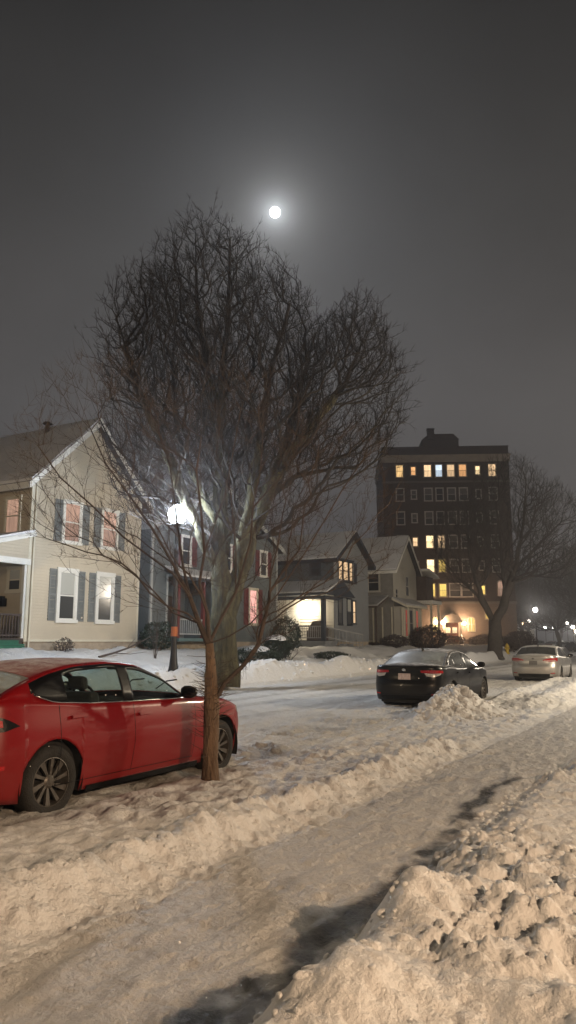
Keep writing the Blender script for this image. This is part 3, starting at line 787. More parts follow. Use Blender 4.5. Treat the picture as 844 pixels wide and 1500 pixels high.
    # window surround trim along the belt
    if P.get('belt_trim'):
        for sg in (1, -1):
            pts = []
            for k in range(24):
                x = P['dlo'][0]-0.02+(P['dlo'][1]-P['dlo'][0]+0.04)*k/23
                _, cr = b.cross(x, b.plan(x)); pts.append((x, sg*(cr[2][0]+0.006), cr[2][1]+0.002))
            MB().tube(pts, 0.009, 6).build('belt_trim', M.get('belt', M_chrome), root, smooth=True)
    # wheels
    rt, ra, yw = P['rt'], P['ra'], b.W/2
    for ax in b.axles:
        for sg in (1, -1):
            tw = 0.215
            m = MB(); c = (ax, sg*(yw-0.035-tw/2), rt)
            prof = [(rt*0.67,-tw/2+0.01),(rt*0.72,-tw/2),(rt*0.90,-tw/2),(rt*0.975,-tw/2+0.02),(rt,-tw/2+0.045),(rt,tw/2-0.045),(rt*0.975,tw/2-0.02),(rt*0.90,tw/2),(rt*0.72,tw/2),(rt*0.67,tw/2-0.01)]
            m.lathe(prof, c, 40, 'y'); wh = m.build('wheel', M_rubber, root, smooth=True)
            rr = rt*0.68; yo = sg*(yw-0.045)
            m = MB(); m.lathe([(rr, yo), (rr*0.955, yo+sg*0.002), (rr*0.93, yo-sg*0.05), (rr*0.9, yo-sg*0.12)], (ax,0,rt), 40, 'y')
            ns = P.get('spokes', 10)
            for k in range(ns):
                a0 = 2*math.pi*k/ns; tw_ = 0.20*(1 if sg < 0 else -1)
                def pt(r, a, y): return (ax+r*math.cos(a), y, rt+r*math.sin(a))
                wi, wo = 0.24, (0.17 if k % 2 else 0.12)
                y0 = yo-sg*0.028; y1 = yo-sg*0.012
                ins = [pt(0.045, a0-wi, y0), pt(0.045, a0+wi, y0), pt(rr*0.95, a0+tw_+wo, y1), pt(rr*0.95, a0+tw_-wo*0.6, y1)]
                bk = [(p[0], p[1]-sg*0.03, p[2]) for p in ins]
                m.add(ins+bk, [(0,1,2,3),(7,6,5,4),(0,4,5,1),(1,5,6,2),(2,6,7,3),(3,7,4,0)])
            m.lathe([(0.0, yo-sg*0.012),(0.04, yo-sg*0.014),(0.062, yo-sg*0.03),(0.062, yo-sg*0.07)], (ax,0,rt), 20, 'y')
            rm = m.build('rim', M_rim, wh)
            MB().lathe([(0.0, yo-sg*0.09),(rr*0.92, yo-sg*0.09)], (ax,0,rt), 30, 'y').build('brake_backing', M_rimdark, wh)
            m = MB(); ys = [sg*(yw*0.985-0.012), sg*(yw-0.30)]
            A = [(ax+ra*math.cos(a), rt+ra*math.sin(a)) for a in np.linspace(-0.35, math.pi+0.35, 22)]
            vs = [(x, ys[0], z) for x, z in A]+[(x, ys[1], z) for x, z in A]; k = len(A)
            m.add(vs, [(i, i+1, k+i+1, k+i) for i in range(k-1)] + [tuple(range(k, 2*k))])
            m.build('wheel_liner', M_liner, root, smooth=False)
    # underbody and floor
    m = MB(); pl = [(x*0.97, y*0.86) for x, y in zip(b.xs, b.ys)]
    loop = pl + [(x, -y) for x, y in reversed(pl[1:-1])]
    # narrow at the wheels so that the floor stays inside the liners
    lp = []
    for x, y in loop:
        for ax in b.axles:
            if abs(x-ax) < ra+0.03: y = math.copysign(min(abs(y), yw-0.31), y)
        lp.append((x, y))
    m.prism(lp, lambda a, c, d: (a, c, d), sill-0.02, sill+0.06); m.build('underbody', M_liner, root)
    # cabin: tub, seats, wheel
    x0, x1 = P['cabin']; wy = yw*0.86
    m = MB(); m.box(x1, x0, -wy, wy, 0.28, 0.32); m.box(x1, x0, wy-0.04, wy, 0.32, 0.88); m.box(x1, x0, -wy, -wy+0.04, 0.32, 0.88)
    m.box(x0-0.42, x0, -wy+0.04, wy-0.04, 0.70, 0.92)
    m.build('dashboard', M_inside, root, bevel=0.03)
    for sx, sy in ((P['seatx'], 0.36), (P['seatx'], -0.36)):
        m = MB(); m.box(sx-0.25, sx+0.27, sy-0.24, sy+0.24, 0.34, 0.56)
        q = lambda a, c, d: (a, c, d)
        m.prism([(sx-0.20,0.50),(sx-0.34,1.08),(sx-0.47,1.08),(sx-0.34,0.50)], lambda a, z, d: (a, d, z), sy-0.23, sy+0.23)
        m.prism([(sx-0.37,1.10),(sx-0.40,1.24),(sx-0.48,1.24),(sx-0.46,1.10)], lambda a, z, d: (a, d, z), sy-0.12, sy+0.12)
        m.build('seat', M_seat, root, bevel=0.035)
    m = MB(); bx = P['seatx']-0.95
    m.box(bx-0.2, bx+0.3, -0.60, 0.60, 0.34, 0.54)
    m.prism([(bx-0.15,0.50),(bx-0.35,1.03),(bx-0.47,1.03),(bx-0.30,0.50)], lambda a, z, d: (a, d, z), -0.60, 0.60)
    for sy in (-0.38, 0.38): m.prism([(bx-0.37,1.05),(bx-0.40,1.16),(bx-0.47,1.16),(bx-0.45,1.05)], lambda a, z, d: (a, d, z), sy-0.12, sy+0.12)
    m.build('rear_bench', M_seat, root, bevel=0.03)
    # steering wheel
    cx, cy, cz = P['seatx']+0.42, 0.36, 0.93
    ring = [(cx-0.07*math.sin(a), cy+0.18*math.cos(a), cz+0.17*math.sin(a)) for a in np.linspace(0, 2*math.pi, 25)]
    MB().tube(ring, 0.016, 6).bar((cx, cy-0.17, cz), (cx, cy+0.17, cz), 0.03).build('steering_wheel', M_inside, root, smooth=True)
    # aerial
    hx = P['fin']; hz = b.ztop(hx)
    m = MB(); m.prism([(hx+0.09,hz-0.01),(hx+0.05,hz+0.02),(hx-0.05,hz+0.065),(hx-0.08,hz+0.062),(hx-0.085,hz-0.015)], lambda a, z, d: (a, d, z), -0.018, 0.018)
    m.build('aerial_fin', M.get('fin', M['paint']), root, smooth=False, bevel=0.006)
    return root, b, patch, line

RED = dict(name='parked_hatchback', label='red hatchback parked at the kerb beside the small bare tree', xf=2.25, xr=-2.27, W=1.80, wb=2.70, rt=0.325, ra=0.385, sill=0.19, tumble=0.40,
    zsh=[(2.25,.60),(2.1,.69),(1.9,.77),(1.5,.86),(1.1,.92),(.6,.945),(0,.955),(-.8,.985),(-1.4,1.03),(-1.9,1.08),(-2.15,1.09),(-2.27,1.02)],
    ztop=[(2.25,.61),(2.1,.73),(1.9,.83),(1.5,.92),(1.15,.97),(1.02,1.00),(.30,1.37),(0,1.415),(-.4,1.43),(-1.0,1.40),(-1.5,1.325),(-1.8,1.26),(-1.95,1.20),(-2.05,1.13),(-2.2,1.10),(-2.27,1.03)],
    rail=[(2.25,.5),(1.05,.90),(.92,.945),(.5,1.21),(.15,1.335),(-.3,1.375),(-.8,1.355),(-1.2,1.295),(-1.6,1.20),(-1.85,1.13),(-2.0,1.07),(-2.27,.9)],
    dlo_b=[(.92,.955),(0,.975),(-1.0,1.01),(-1.25,1.05),(-1.48,1.12)], dlo_t=[(.92,.957),(.5,1.185),(.15,1.295),(-.3,1.335),(-.8,1.315),(-1.2,1.235),(-1.48,1.125)],
    dlo=(.90,-1.47), ws=(1.02,.27), bl=(-1.42,-2.0), breaks=[(-.02,-.17),(-.97,-1.02)], quarter=-1.02, blackrail=True, belt_trim=True,
    rear_shift=[(0.0,.28),(.2,.12),(.33,.02),(.45,0),(.62,0),(.70,.045),(.85,.06),(.95,.04),(1.02,.05),(1.12,.12)],
    doors=[(1.0,1),(-.06,1),(-1.12,1)], handles=(.10,-.86), mirror=.72, cabin=(1.0,-1.9), seatx=.05, fin=-1.35, spokes=10)
SED = dict(name='parked_sedan', label='', xf=2.28, xr=-2.35, W=1.79, wb=2.70, rt=0.32, ra=0.365, sill=0.20, tumble=0.42,
    zsh=[(2.28,.62),(2.1,.73),(1.8,.82),(1.2,.90),(.6,.93),(0,.945),(-.8,.965),(-1.5,.99),(-2.0,1.01),(-2.22,1.02),(-2.35,.99)],
    ztop=[(2.28,.66),(2.1,.78),(1.8,.88),(1.3,.95),(1.05,1.00),(.35,1.37),(0,1.42),(-.4,1.435),(-.85,1.41),(-1.1,1.34),(-1.76,1.09),(-1.9,1.075),(-2.2,1.09),(-2.30,1.06),(-2.35,1.0)],
    rail=[(2.28,.5),(1.15,.88),(.98,.93),(.5,1.20),(.1,1.34),(-.4,1.375),(-.9,1.335),(-1.3,1.205),(-1.6,1.06),(-1.8,.97),(-2.35,.9)],
    dlo_b=[(.95,.945),(0,.965),(-1.0,.99),(-1.4,1.04)], dlo_t=[(.95,.947),(.5,1.165),(.1,1.295),(-.4,1.33),(-.9,1.29),(-1.2,1.19),(-1.4,1.05)],
    dlo=(.93,-1.39), ws=(1.05,.32), bl=(-1.02,-1.74), breaks=[(-.03,-.15),(-.98,-1.02)], belt_trim=False,
    rear_shift=[(0.0,.25),(.2,.10),(.33,.01),(.45,0),(.62,0),(.70,.05),(.85,.07),(.98,.03),(1.05,.05)],
    doors=[(1.0,1),(-.05,1),(-1.05,1)], handles=(.08,-.88), mirror=.76, cabin=(1.0,-1.3), seatx=.10, fin=-.95, spokes=10)
def scaled(P, L, H, **kw):
    Q = dict(P)
    for k in ('zsh','ztop','rail','dlo_b','dlo_t'): Q[k] = [(x*L, z*H) for x, z in P[k]]
    Q['rear_shift'] = [(z*H, s) for z, s in P['rear_shift']]
    for k in ('dlo','ws','bl','handles','cabin'): Q[k] = tuple(x*L for x in P[k])
    for k in ('breaks','doors'): Q[k] = [(a*L, c*L) for a, c in P[k]]
    for k in ('xf','xr','wb','mirror','seatx','fin'): Q[k] = P[k]*L
    Q.update(kw); return Q

# set the cabin of the hatchback back a little over its wheels
def back(x): return x-0.20 if x > -1.0 and x < 1.2 else (x-0.20*max(0, (x+2.0))/1.0 if -2.0 < x <= -1.0 else x)
for k in ('rail','dlo_b','dlo_t'): RED[k] = [(back(x), z) for x, z in RED[k]]
RED['ztop'] = [(back(x), z) for x, z in RED['ztop']]
for k in ('dlo','ws','bl','handles'): RED[k] = tuple(back(x) for x in RED[k])
for k in ('breaks','doors'): RED[k] = [(back(a), back(c) if k == 'breaks' else c) for a, c in RED[k]]
for k in ('mirror','quarter','seatx','fin'): RED[k] = back(RED[k])
# red hatchback
red = paint_mat('red_paint', (0.19,0.0018,0.0035), snow=0.8, rough=0.34, grime=0.07, coat=0.28, zmin=0.93, spec=0.3)
root, b, patch, line = make_car(RED, dict(paint=red, ws=M_glass_thin, rear=M_glass_frost, side=M_glass, mirror=M_black, belt=M_chrome, fin=paint_mat('red_fin', (0.33,0.008,0.014), rough=0.3)))
root.location = (6.53, 6.31, 0.0)
for sg in (1, -1):
    patch('tail_light', M_black, [(sg*.50,.98),(sg*.72,1.01),(sg*1.02,.93),(sg*1.16,.86)], [(sg*.50,.86),(sg*.72,.84),(sg*.98,.82),(sg*1.10,.85)], 0.012, n=12)
    patch('tail_lens', M_redlens, [(sg*.56,.96),(sg*.74,.985),(sg*.98,.915)], [(sg*.56,.885),(sg*.74,.87),(sg*.98,.86)], 0.018, n=10)
    patch('side_marker', M_redlens, [(sg*.86,.545),(sg*1.02,.54)], [(sg*.86,.51),(sg*1.02,.505)], 0.006, n=5)
    uf = b.U[-1]
    patch('headlight', M_whitelens, [(sg*(uf-.40),.66),(sg*(uf-.75),.74),(sg*(uf-1.05),.80)], [(sg*(uf-.40),.585),(sg*(uf-.75),.63),(sg*(uf-1.03),.73)], 0.006, n=12)
    patch('bumper_vent', M_black, [(sg*(uf-.50),.42),(sg*(uf-.80),.46)], [(sg*(uf-.50),.28),(sg*(uf-.82),.30)], 0.004, n=6)
patch('rear_diffuser', M_black, [(-.75,.44),(.75,.44)], [(-.75,.27),(.75,.27)], 0.008, n=20)
patch('number_plate', M_plate, [(-.155,.80),(.155,.80)], [(-.155,.65),(.155,.65)], 0.012, n=4, m=2)
m = MB(); m.prism([(-1.93,1.235),(-2.14,1.205),(-2.15,1.19),(-1.95,1.19)], lambda a, z, d: (a, d, z), -0.56, 0.56); m.build('spoiler', red, root, bevel=0.01)
# wiper arms on the windscreen
for (y0, y1) in ((0.45,-0.10),(-0.10,-0.60)):
    MB().tube([(1.03,y0,1.02),(0.86,y0-0.3,1.125),(0.80,y1,1.15)], 0.009, 5).build('wiper', M_black, root)
MB().box(0.36,0.40,-0.13,0.13,1.27,1.34).build('rear_view_mirror', M_inside, root, bevel=0.015)

# black sedan
bp = paint_mat('black_paint', (0.003,0.0032,0.004), snow=0.7, rough=0.30, grime=0.04, coat=0.12, spec=0.25, zmin=0.7)
BL = dict(SED, label='black sedan with a frosted rear window parked behind the snow pile')
bs, b, patch, line = make_car(BL, dict(paint=bp, ws=M_glass_thin, rear=M_glass_frost, side=M_glass_dim, mirror=M_black, fin=M_black))
def sedan_rear(patch, line, b, plate, dusk=M_redlens, style=0):
    for sg in (1, -1):
        if style == 0:
            patch('tail_light', M_redlens, [(sg*.42,.935),(sg*.72,.94),(sg*1.02,.925)], [(sg*.42,.885),(sg*.72,.86),(sg*1.02,.87)], 0.010, n=12, lab='red upper lens of the tail light')
            patch('tail_light', M_whitelens, [(sg*.50,.872),(sg*.72,.858),(sg*.94,.866)], [(sg*.54,.80),(sg*.72,.775),(sg*.90,.83)], 0.009, n=10, lab='pale lower lens of the tail light')
        else:
            patch('tail_light', M_redlens, [(sg*.38,.90),(sg*.66,.965),(sg*1.08,.975)], [(sg*.38,.865),(sg*.66,.83),(sg*1.04,.86)], 0.010, n=12)
            patch('tail_light_strip', M_whitelens, [(sg*.42,.885),(sg*.92,.885)], [(sg*.42,.868),(sg*.92,.862)], 0.014, n=8)
        uf = b.U[-1]
        patch('headlight', M_whitelens, [(sg*(uf-.45),.68),(sg*(uf-.80),.75),(sg*(uf-1.05),.79)], [(sg*(uf-.45),.60),(sg*(uf-.80),.65),(sg*(uf-1.02),.73)], 0.006, n=10)
        line('boot_gap', [(sg*.60,.985),(sg*.62,.80),(sg*.56,.70)], 0.007)
        patch('bumper_reflector', M_redlens, [(sg*.66,.40),(sg*.84,.41)], [(sg*.66,.375),(sg*.84,.38)], 0.008, n=5)
    line('boot_gap', [(-.56,.70),(.56,.70)], 0.008)
    patch('rear_diffuser', M_black, [(-.62,.36),(0,.37),(.62,.36)], [(-.62,.26),(.62,.26)], 0.008, n=16)
    patch('number_plate', plate, [(-.155,.86),(.155,.86)], [(-.155,.715),(.155,.715)], 0.012, n=4, m=2)
    e = [(0.062*math.cos(a), 0.955 if style == 0 else 0.965, 0) for a in (0,)]
    ez = 0.945
    top = [(-.055,ez),(-.035,ez+.022),(0,ez+.029),(.035,ez+.022),(.055,ez)]; bot = [(-.055,ez),(-.035,ez-.022),(0,ez-.029),(.035,ez-.022),(.055,ez)]
    patch('emblem', M_chrome if style == 0 else M_plate_grey, top, bot, 0.012, n=9)
sedan_rear(patch, line, b, M_plate)
bs.location = (19.35, 6.50, 0.0); bs.rotation_euler.z = R(-0.5)
# silver sedan
sp = paint_mat('silver_paint', (0.42,0.415,0.405), snow=0.5, rough=0.34, metallic=0.65, grime=0.5)
SI = scaled(SED, 1.045, 1.025, W=1.85, label='silver sedan parked farther along the kerb, ahead of the black one', spokes=9)
ss, b, patch, line = make_car(SI, dict(paint=sp, ws=M_glass_thin, rear=M_glass_dim, side=M_glass_dim, mirror=M_black, fin=M_black))
sedan_rear(patch, line, b, M_plate_grey, style=1)
patch('exhaust_trim', M_chrome, [(-.80,.335),(-.62,.335)], [(-.80,.275),(-.62,.275)], 0.016, n=5)
ss.location = (33.1, 6.45, 0.0); ss.rotation_euler.z = R(2.0)
for c in (root, bs, ss): c['group'] = 'cars parked along the near kerb'
# distant cars
def far_car(src, loc, rz, label, paint, sc=(1,1,1)):
    c = copy_tree(src); c.location = loc; c.rotation_euler = (0,0,rz); c['label'] = label; c['group'] = 'cars parked far down the street'; c.scale = sc
    if paint:
        for ch in c.children_recursive:
            if ch.type == 'MESH' and ch.data.materials[0] in (bp, sp):
                ch.material_slots[0].link = 'OBJECT'; ch.material_slots[0].material = paint
    return c
bd = math.atan(0.23)
p_maroon = paint_mat('maroon_paint', (0.10,0.012,0.012), snow=1.0); p_white = paint_mat('white_paint', (0.55,0.55,0.55), snow=1.0)
p_blue = paint_mat('navy_paint', (0.015,0.02,0.04), snow=1.0)
for args in [
    (bs, (133.0, 26.3), bd+math.pi, 'dark car alone in the street under the tall distant street lamp', p_blue, (1,1,1.12)),
    (ss, (176.0, 32.5), bd+1.2, 'maroon car farthest away, right of the lone dark car', p_maroon, (1,1,1.15)),
    (ss, (150.0, 25.7), bd+0.5, 'snow covered white car at the left end of the distant row', p_white, (1,1,1.15)),
    (bs, (140.5, 23.6), bd+0.45, 'dark car second from the left in the distant row', None, (1,1,1.15)),
    (ss, (131.5, 21.2), bd+0.5, 'pale grey car in the distant row beneath the cluster of lights', p_white, (1,1,1.1)),
    (bs, (122.0, 18.9), bd+0.4, 'dark blue car nearest in the distant row, at the right edge', p_blue, (1,1,1.1))]:
    far_car(args[0], (args[1][0], args[1][1], gz(*args[1])), args[2], args[3], args[4], args[5])
# ---------------------------------------------------------------- buildings
M_sid_beige = pm('siding_beige', (0.50,0.44,0.34), rough=0.6, var=0.08, scale=0.8)
M_sid_teal = pm('siding_grey_green', (0.115,0.13,0.13), rough=0.65, var=0.10, scale=0.8)
M_sid_grey = pm('siding_grey', (0.20,0.21,0.22), rough=0.7, var=0.12, scale=0.8)
M_sid_cream = pm('siding_cream', (0.40,0.38,0.33), rough=0.65, var=0.10, scale=0.8)
M_trim = pm('trim_white', (0.68,0.67,0.62), rough=0.5, var=0.06)
M_trim_warm = pm('trim_cream', (0.58,0.54,0.43), rough=0.55, var=0.06)
M_shut = pm('shutter_grey', (0.17,0.18,0.175), rough=0.6, var=0.1)
M_navy = pm('navy_trim', (0.018,0.024,0.038), rough=0.6)
M_redtrim = pm('red_trim', (0.14,0.025,0.022), rough=0.6, var=0.15)
M_brown = pm('brown_wood', (0.07,0.05,0.04), rough=0.8, var=0.3)
M_green = pm('green_paint', (0.03,0.15,0.085), rough=0.6, var=0.25)
M_found = pm('foundation', (0.34,0.28,0.21), rough=0.9, var=0.2, bump=0.6, bscale=12)
M_roof = pm('roof_shingle', (0.035,0.035,0.04), rough=0.9, var=0.3)
M_rsnow = pm('roof_snow', (0.62,0.62,0.62), rough=0.7, col2=(0.74,0.74,0.75), scale=0.9, bump=0.5, bscale=7)
M_rsnow_thin = pm('roof_snow_thin', (0.34,0.335,0.33), rough=0.8, col2=(0.5,0.5,0.5), scale=1.6, bump=0.4, bscale=9)
M_metal = pm('lamp_black', (0.012,0.012,0.013), rough=0.45, var=0.3)
P_pink = pane_mat('pane_pink_curtain', (1.0,0.60,0.42), 0.62, low=0.66)
P_pink2 = pane_mat('pane_pink_dim', (1.0,0.60,0.42), 0.46, low=0.8)
P_warm = pane_mat('pane_warm', (1.0,0.66,0.36), 1.0, low=0.75)
P_warmb = pane_mat('pane_warm_bright', (1.0,0.72,0.38), 2.2, low=0.7)
P_yel = pane_mat('pane_yellow', (1.0,0.68,0.16), 1.1, low=0.8)
P_or = pane_mat('pane_orange', (1.0,0.50,0.20), 0.95, low=0.8)
P_white = pane_mat('pane_cool', (0.72,0.86,1.0), 1.2, low=0.6)
P_low = pane_mat('pane_low_lit', (1.0,0.62,0.25), 1.3, low=1.0, folds=5)
P_redc = pane_mat('pane_red_curtain', (1.0,0.12,0.07), 0.36, low=0.8)
P_rose = pane_mat('pane_rose', (1.0,0.48,0.40), 0.85, low=0.9, folds=9)
D_blind = dark_pane('pane_blind', (0.42,0.42,0.38), (0.05,0.05,0.048), 0.52)
D_dark = dark_pane('pane_dark', (0.035,0.035,0.04), (0.02,0.02,0.022), 0.5)
D_mid = dark_pane('pane_grey', (0.13,0.125,0.12), (0.06,0.06,0.058), 0.45)

def siding(mb, F, u0, u1, z0, z1, step=0.115, ext=None):
    """Lap siding as real stepped boards; ext(z) -> (ua, ub) clips gables."""
    n = max(1, int(math.ceil((z1-z0)/step)))
    for i in range(n):
        a = z0+i*step; c = min(z1, a+step)
        ea = ext(a) if ext else (u0, u1); ec = ext(c) if ext else (u0, u1)
        if ea[1]-ea[0] < 0.02: continue
        if ec[1] < ec[0]: ec = ((ec[0]+ec[1])/2,)*2
        P = F.P
        mb.add([P(ea[0],a,0.0),P(ea[1],a,0.0),P(ea[1],a,0.032),P(ea[0],a,0.032),P(ec[1],c,0.004),P(ec[0],c,0.004)], [(0,1,2,3),(3,2,4,5)])
def window(root, F, u, z, w, h, pane, casing=0.11, cm=None, shutters=None, sash=2, n0=0.02, sashm=None, muntin=0, sill=True, lab=None, arch=False, name='window'):
    """u, z: lower left corner of the glazed opening; casing round it. Part 'window' with pane (and sash) below it."""
    cm = cm or M_trim
    m = MB(); c = casing
    m.fbox(F, u-c, u, z-c*0.4, z+h+c*0.9, n0-0.02, n0+0.045); m.fbox(F, u+w, u+w+c, z-c*0.4, z+h+c*0.9, n0-0.02, n0+0.045)
    m.fbox(F, u-c-0.02, u+w+c+0.02, z+h, z+h+c, n0-0.02, n0+0.055)
    if sill: m.fbox(F, u-c-0.03, u+w+c+0.03, z-c*0.9, z, n0-0.02, n0+0.085)
    o = m.build(name, cm, root)
    if lab: o['label'] = lab
    m = MB(); s = 0.035
    m.fbox(F, u, u+s, z, z+h, n0-0.01, n0+0.028); m.fbox(F, u+w-s, u+w, z, z+h, n0-0.01, n0+0.028)
    m.fbox(F, u+s, u+w-s, z, z+s*1.3, n0-0.01, n0+0.027); m.fbox(F, u+s, u+w-s, z+h-s, z+h, n0-0.01, n0+0.027)
    if sash == 2: m.fbox(F, u+s, u+w-s, z+h*0.5-0.025, z+h*0.5+0.025, n0-0.01, n0+0.032)
    for k in range(muntin): uu = u+w*(k+1)/(muntin+1); m.fbox(F, uu-0.012, uu+0.012, z+s, z+h-s, n0-0.008, n0+0.024)
    m.build('sash', sashm or cm, o)
    MB().fbox(F, u+0.01, u+w-0.01, z+0.01, z+h-0.01, n0-0.015, n0+0.012).build('pane', pane, o)
    if shutters:
        sm_, sw = shutters
        for (a, b2) in ((u-c-0.03-sw, u-c-0.03), (u+w+c+0.03, u+w+c+0.03+sw)):
            m = MB(); q = 0.05
            m.fbox(F, a, a+q, z-c*0.4, z+h+c*0.5, n0-0.015, n0+0.035); m.fbox(F, b2-q, b2, z-c*0.4, z+h+c*0.5, n0-0.015, n0+0.035)
            for zz in (z-c*0.4, z+h*0.5-0.03, z+h+c*0.5-0.07): m.fbox(F, a+q, b2-q, zz, zz+0.07, n0-0.015, n0+0.034)
            zz = z-c*0.4+0.08
            while zz < z+h+c*0.5-0.1:
                m.add([F.P(a+q,zz,n0+0.028),F.P(b2-q,zz,n0+0.028),F.P(b2-q,zz+0.04,n0+0.008),F.P(a+q,zz+0.04,n0+0.008)], [(0,1,2,3)]); zz += 0.042
            m.fbox(F, a+q, b2-q, z-c*0.4, z+h+c*0.5, n0-0.015, n0+0.006)
            m.build('shutter', sm_, root)
    return o
def slab(mb, pts, th):
    """Sloped slab from a quad (top surface) and thickness straight down."""
    v = [tuple(p) for p in pts]; n = len(v)
    lo = [(p[0],p[1],p[2]-th) for p in v]
    mb.add(v+lo, [tuple(range(n)), tuple(reversed(range(n,2*n)))]+[(i,i+n,(i+1)%n+n,(i+1)%n) for i in range(n)])
def gable_roof(root, s0, s1, t0, t1, ze, zp, ov_s, ov_t, snowm, trimm, th=0.16, zr=None, snow_th=0.13):
    """Ridge along t at mid s; roof decks, snow on them, rake boards."""
    sm_ = (s0+s1)/2; k = (zp-ze)/(sm_-s0)
    roof = None
    for sg, se in ((-1, s0), (1, s1)):
        eave_s = se+sg*ov_s; eave_z = (ze if (sg < 0 or zr is None) else zr)
        kk = (zp-eave_z)/abs(se-sm_); ez = eave_z-kk*ov_s
        m = MB(); slab(m, [(sm_,t0-ov_t,zp+0.02),(eave_s,t0-ov_t,ez+0.02),(eave_s,t1+ov_t,ez+0.02),(sm_,t1+ov_t,zp+0.02)], th)
        if roof is None: roof = m.build('roof', M_roof, root); r = roof
        else: r = m.build('roof', M_roof, root)
        m = MB(); i = 0.05; e2 = eave_s-sg*i; z2 = ez+kk*i
        # snow sheet, slightly uneven
        nu, nv = 10, 12; vs = []
        for a in range(nu+1):
            for c in range(nv+1):
                f = a/nu; g = c/nv; s = sm_+(e2-sm_)*f; t = (t0-ov_t+0.04)+(t1-t0+2*ov_t-0.08)*g; z = zp+(z2-zp)*f+0.02
                rim = 1 if 0 < a < nu and 0 < c < nv else 0.65
                vs.append((s+sg*0.0, t+0.04*math.sin(a*1.7+c), z+snow_th*rim*(1+0.25*math.sin(a*1.3+c*0.7)+0.12*math.sin(c*2.3-a))))
        n0_ = len(vs)
        vs += [(sm_, t0-ov_t+0.04, zp+0.02),(e2, t0-ov_t+0.04, z2+0.02),(e2, t1+ov_t-0.04, z2+0.02),(sm_, t1+ov_t-0.04, zp+0.02)]
        fs = [(a*(nv+1)+c, a*(nv+1)+c+1, (a+1)*(nv+1)+c+1, (a+1)*(nv+1)+c) for a in range(nu) for c in range(nv)]
        fs += [tuple([n0_]+[a*(nv+1) for a in range(nu+1)]+[n0_+1]), tuple([n0_+1]+[nu*(nv+1)+c for c in range(nv+1)]+[n0_+2]), tuple([n0_+2]+[a*(nv+1)+nv for a in reversed(range(nu+1))]+[n0_+3])]
        m.add(vs, fs); m.build('roof_snow', snowm, r, smooth=False)
        m = MB()
        for tt in (t0-ov_t-0.03, t1+ov_t-0.01):
            m.prism([(sm_,zp+0.03),(eave_s,ez+0.03),(eave_s,ez-th-0.06),(sm_,zp-th-0.10)], lambda a, z, d: (a, d, z), tt, tt+0.04)
        m.box(min(eave_s,eave_s+sg*0.03), max(eave_s,eave_s+sg*0.03), t0-ov_t, t1+ov_t, ez-th-0.06, ez+0.02)
        m.build('rake_board', trimm, r)
        # soffit
    return roof
def shed(root, quad, th, snowm, trimm, name='porch_roof'):
    m = MB(); slab(m, quad, th); o = m.build(name, trimm, root)
    c = [Vector(q) for q in quad]; ce = sum(c, Vector())/len(c); m = MB(); slab(m, [tuple(ce+(q-ce)*0.985+Vector((0,0,0.105))) for q in c], 0.10); m.build('roof_snow', snowm, o, bevel=0.03)
    return o
def corner_board(mb, s, t, z0, z1, w=0.12):
    mb.box(s-0.035, s+w, t-0.035, t+w, z0, z1)

# --- beige house (left)
h = thing('wooden_house', 'beige two-storey house with grey shutters and a green stepped porch, nearest on the left', 'house', (19.2,22,1.0), world=True)
Ff = Frame((0,22,0),(1,0,0),(0,-1,0)); Fs = Frame((19.2,0,0),(0,1,0),(-1,0,0)); Fr = Frame((25.35,0,0),(0,1,0),(1,0,0))
S0, S1, ZE, ZP = 19.2, 25.35, 7.85, 10.75; smid = (S0+S1)/2
m = MB(); siding(m, Ff, S0, S1, 1.68, ZE)
siding(m, Ff, S0, S1, ZE, ZP-0.05, ext=lambda z: (S0+(z-ZE)/(ZP-ZE)*(smid-S0), S1-(z-ZE)/(ZP-ZE)*(S1-smid)))
m.box(S0+0.03, S1-0.03, 22.003, 31, 1.60, ZE)
m.prism([(S0,ZE),(S1,ZE),(smid,ZP)], lambda a, z, d: (a, d, z), 22.003, 31); m.build('wall', M_sid_beige, h)['label'] = 'street front clad in beige lap siding'
m = MB(); siding(m, Fs, 22, 31, 1.68, ZE); m.build('wall', M_sid_beige, h)['label'] = 'side wall above and behind the porch'
m = MB(); siding(m, Fr, 22, 31, 1.68, ZE); m.build('wall', M_sid_beige, h)['label'] = 'side wall facing the neighbouring house'
m = MB(); m.box(S0+0.02, S1-0.02, 22.02, 31, 0.6, 1.60); m.build('foundation', M_found, h)
m = MB(); corner_board(m, S0, 22, 1.62, ZE, 0.10); m.box(S1-0.10, S1+0.035, 22-0.035, 22.1, 1.62, ZE); m.box(S0-0.03,S1+0.03,22-0.04,22.0,1.60,1.68)
m.build('corner_board', M_trim_warm, h)
gable_roof(h, S0, S1, 22, 31, ZE, ZP, 0.42, 0.38, M_rsnow, M_trim, snow_th=0.14)
window(h, Ff, 20.85, 5.50, 0.82, 1.55, P_pink, shutters=(M_shut,0.38), lab='upper left window with a lit pink curtain')
window(h, Ff, 22.98, 5.50, 0.82, 1.55, P_pink, shutters=(M_shut,0.38), lab='upper right window with a lit pink curtain')
window(h, Ff, 20.78, 2.45, 0.78, 1.85, D_blind, casing=0.15, shutters=(M_shut,0.36), lab='lower left window, dark behind a pale blind')
window(h, Ff, 22.88, 2.45, 0.78, 1.85, D_blind, casing=0.15, shutters=(M_shut,0.36), lab='lower right window, dark behind a pale blind')
window(h, Fs, 22.62, 5.65, 0.70, 1.35, P_pink2, cm=M_trim_warm, lab='upper side window above the porch')
window(h, Fs, 22.32, 3.48, 0.62, 0.80, D_blind, cm=M_trim_warm, lab='small window inside the porch')
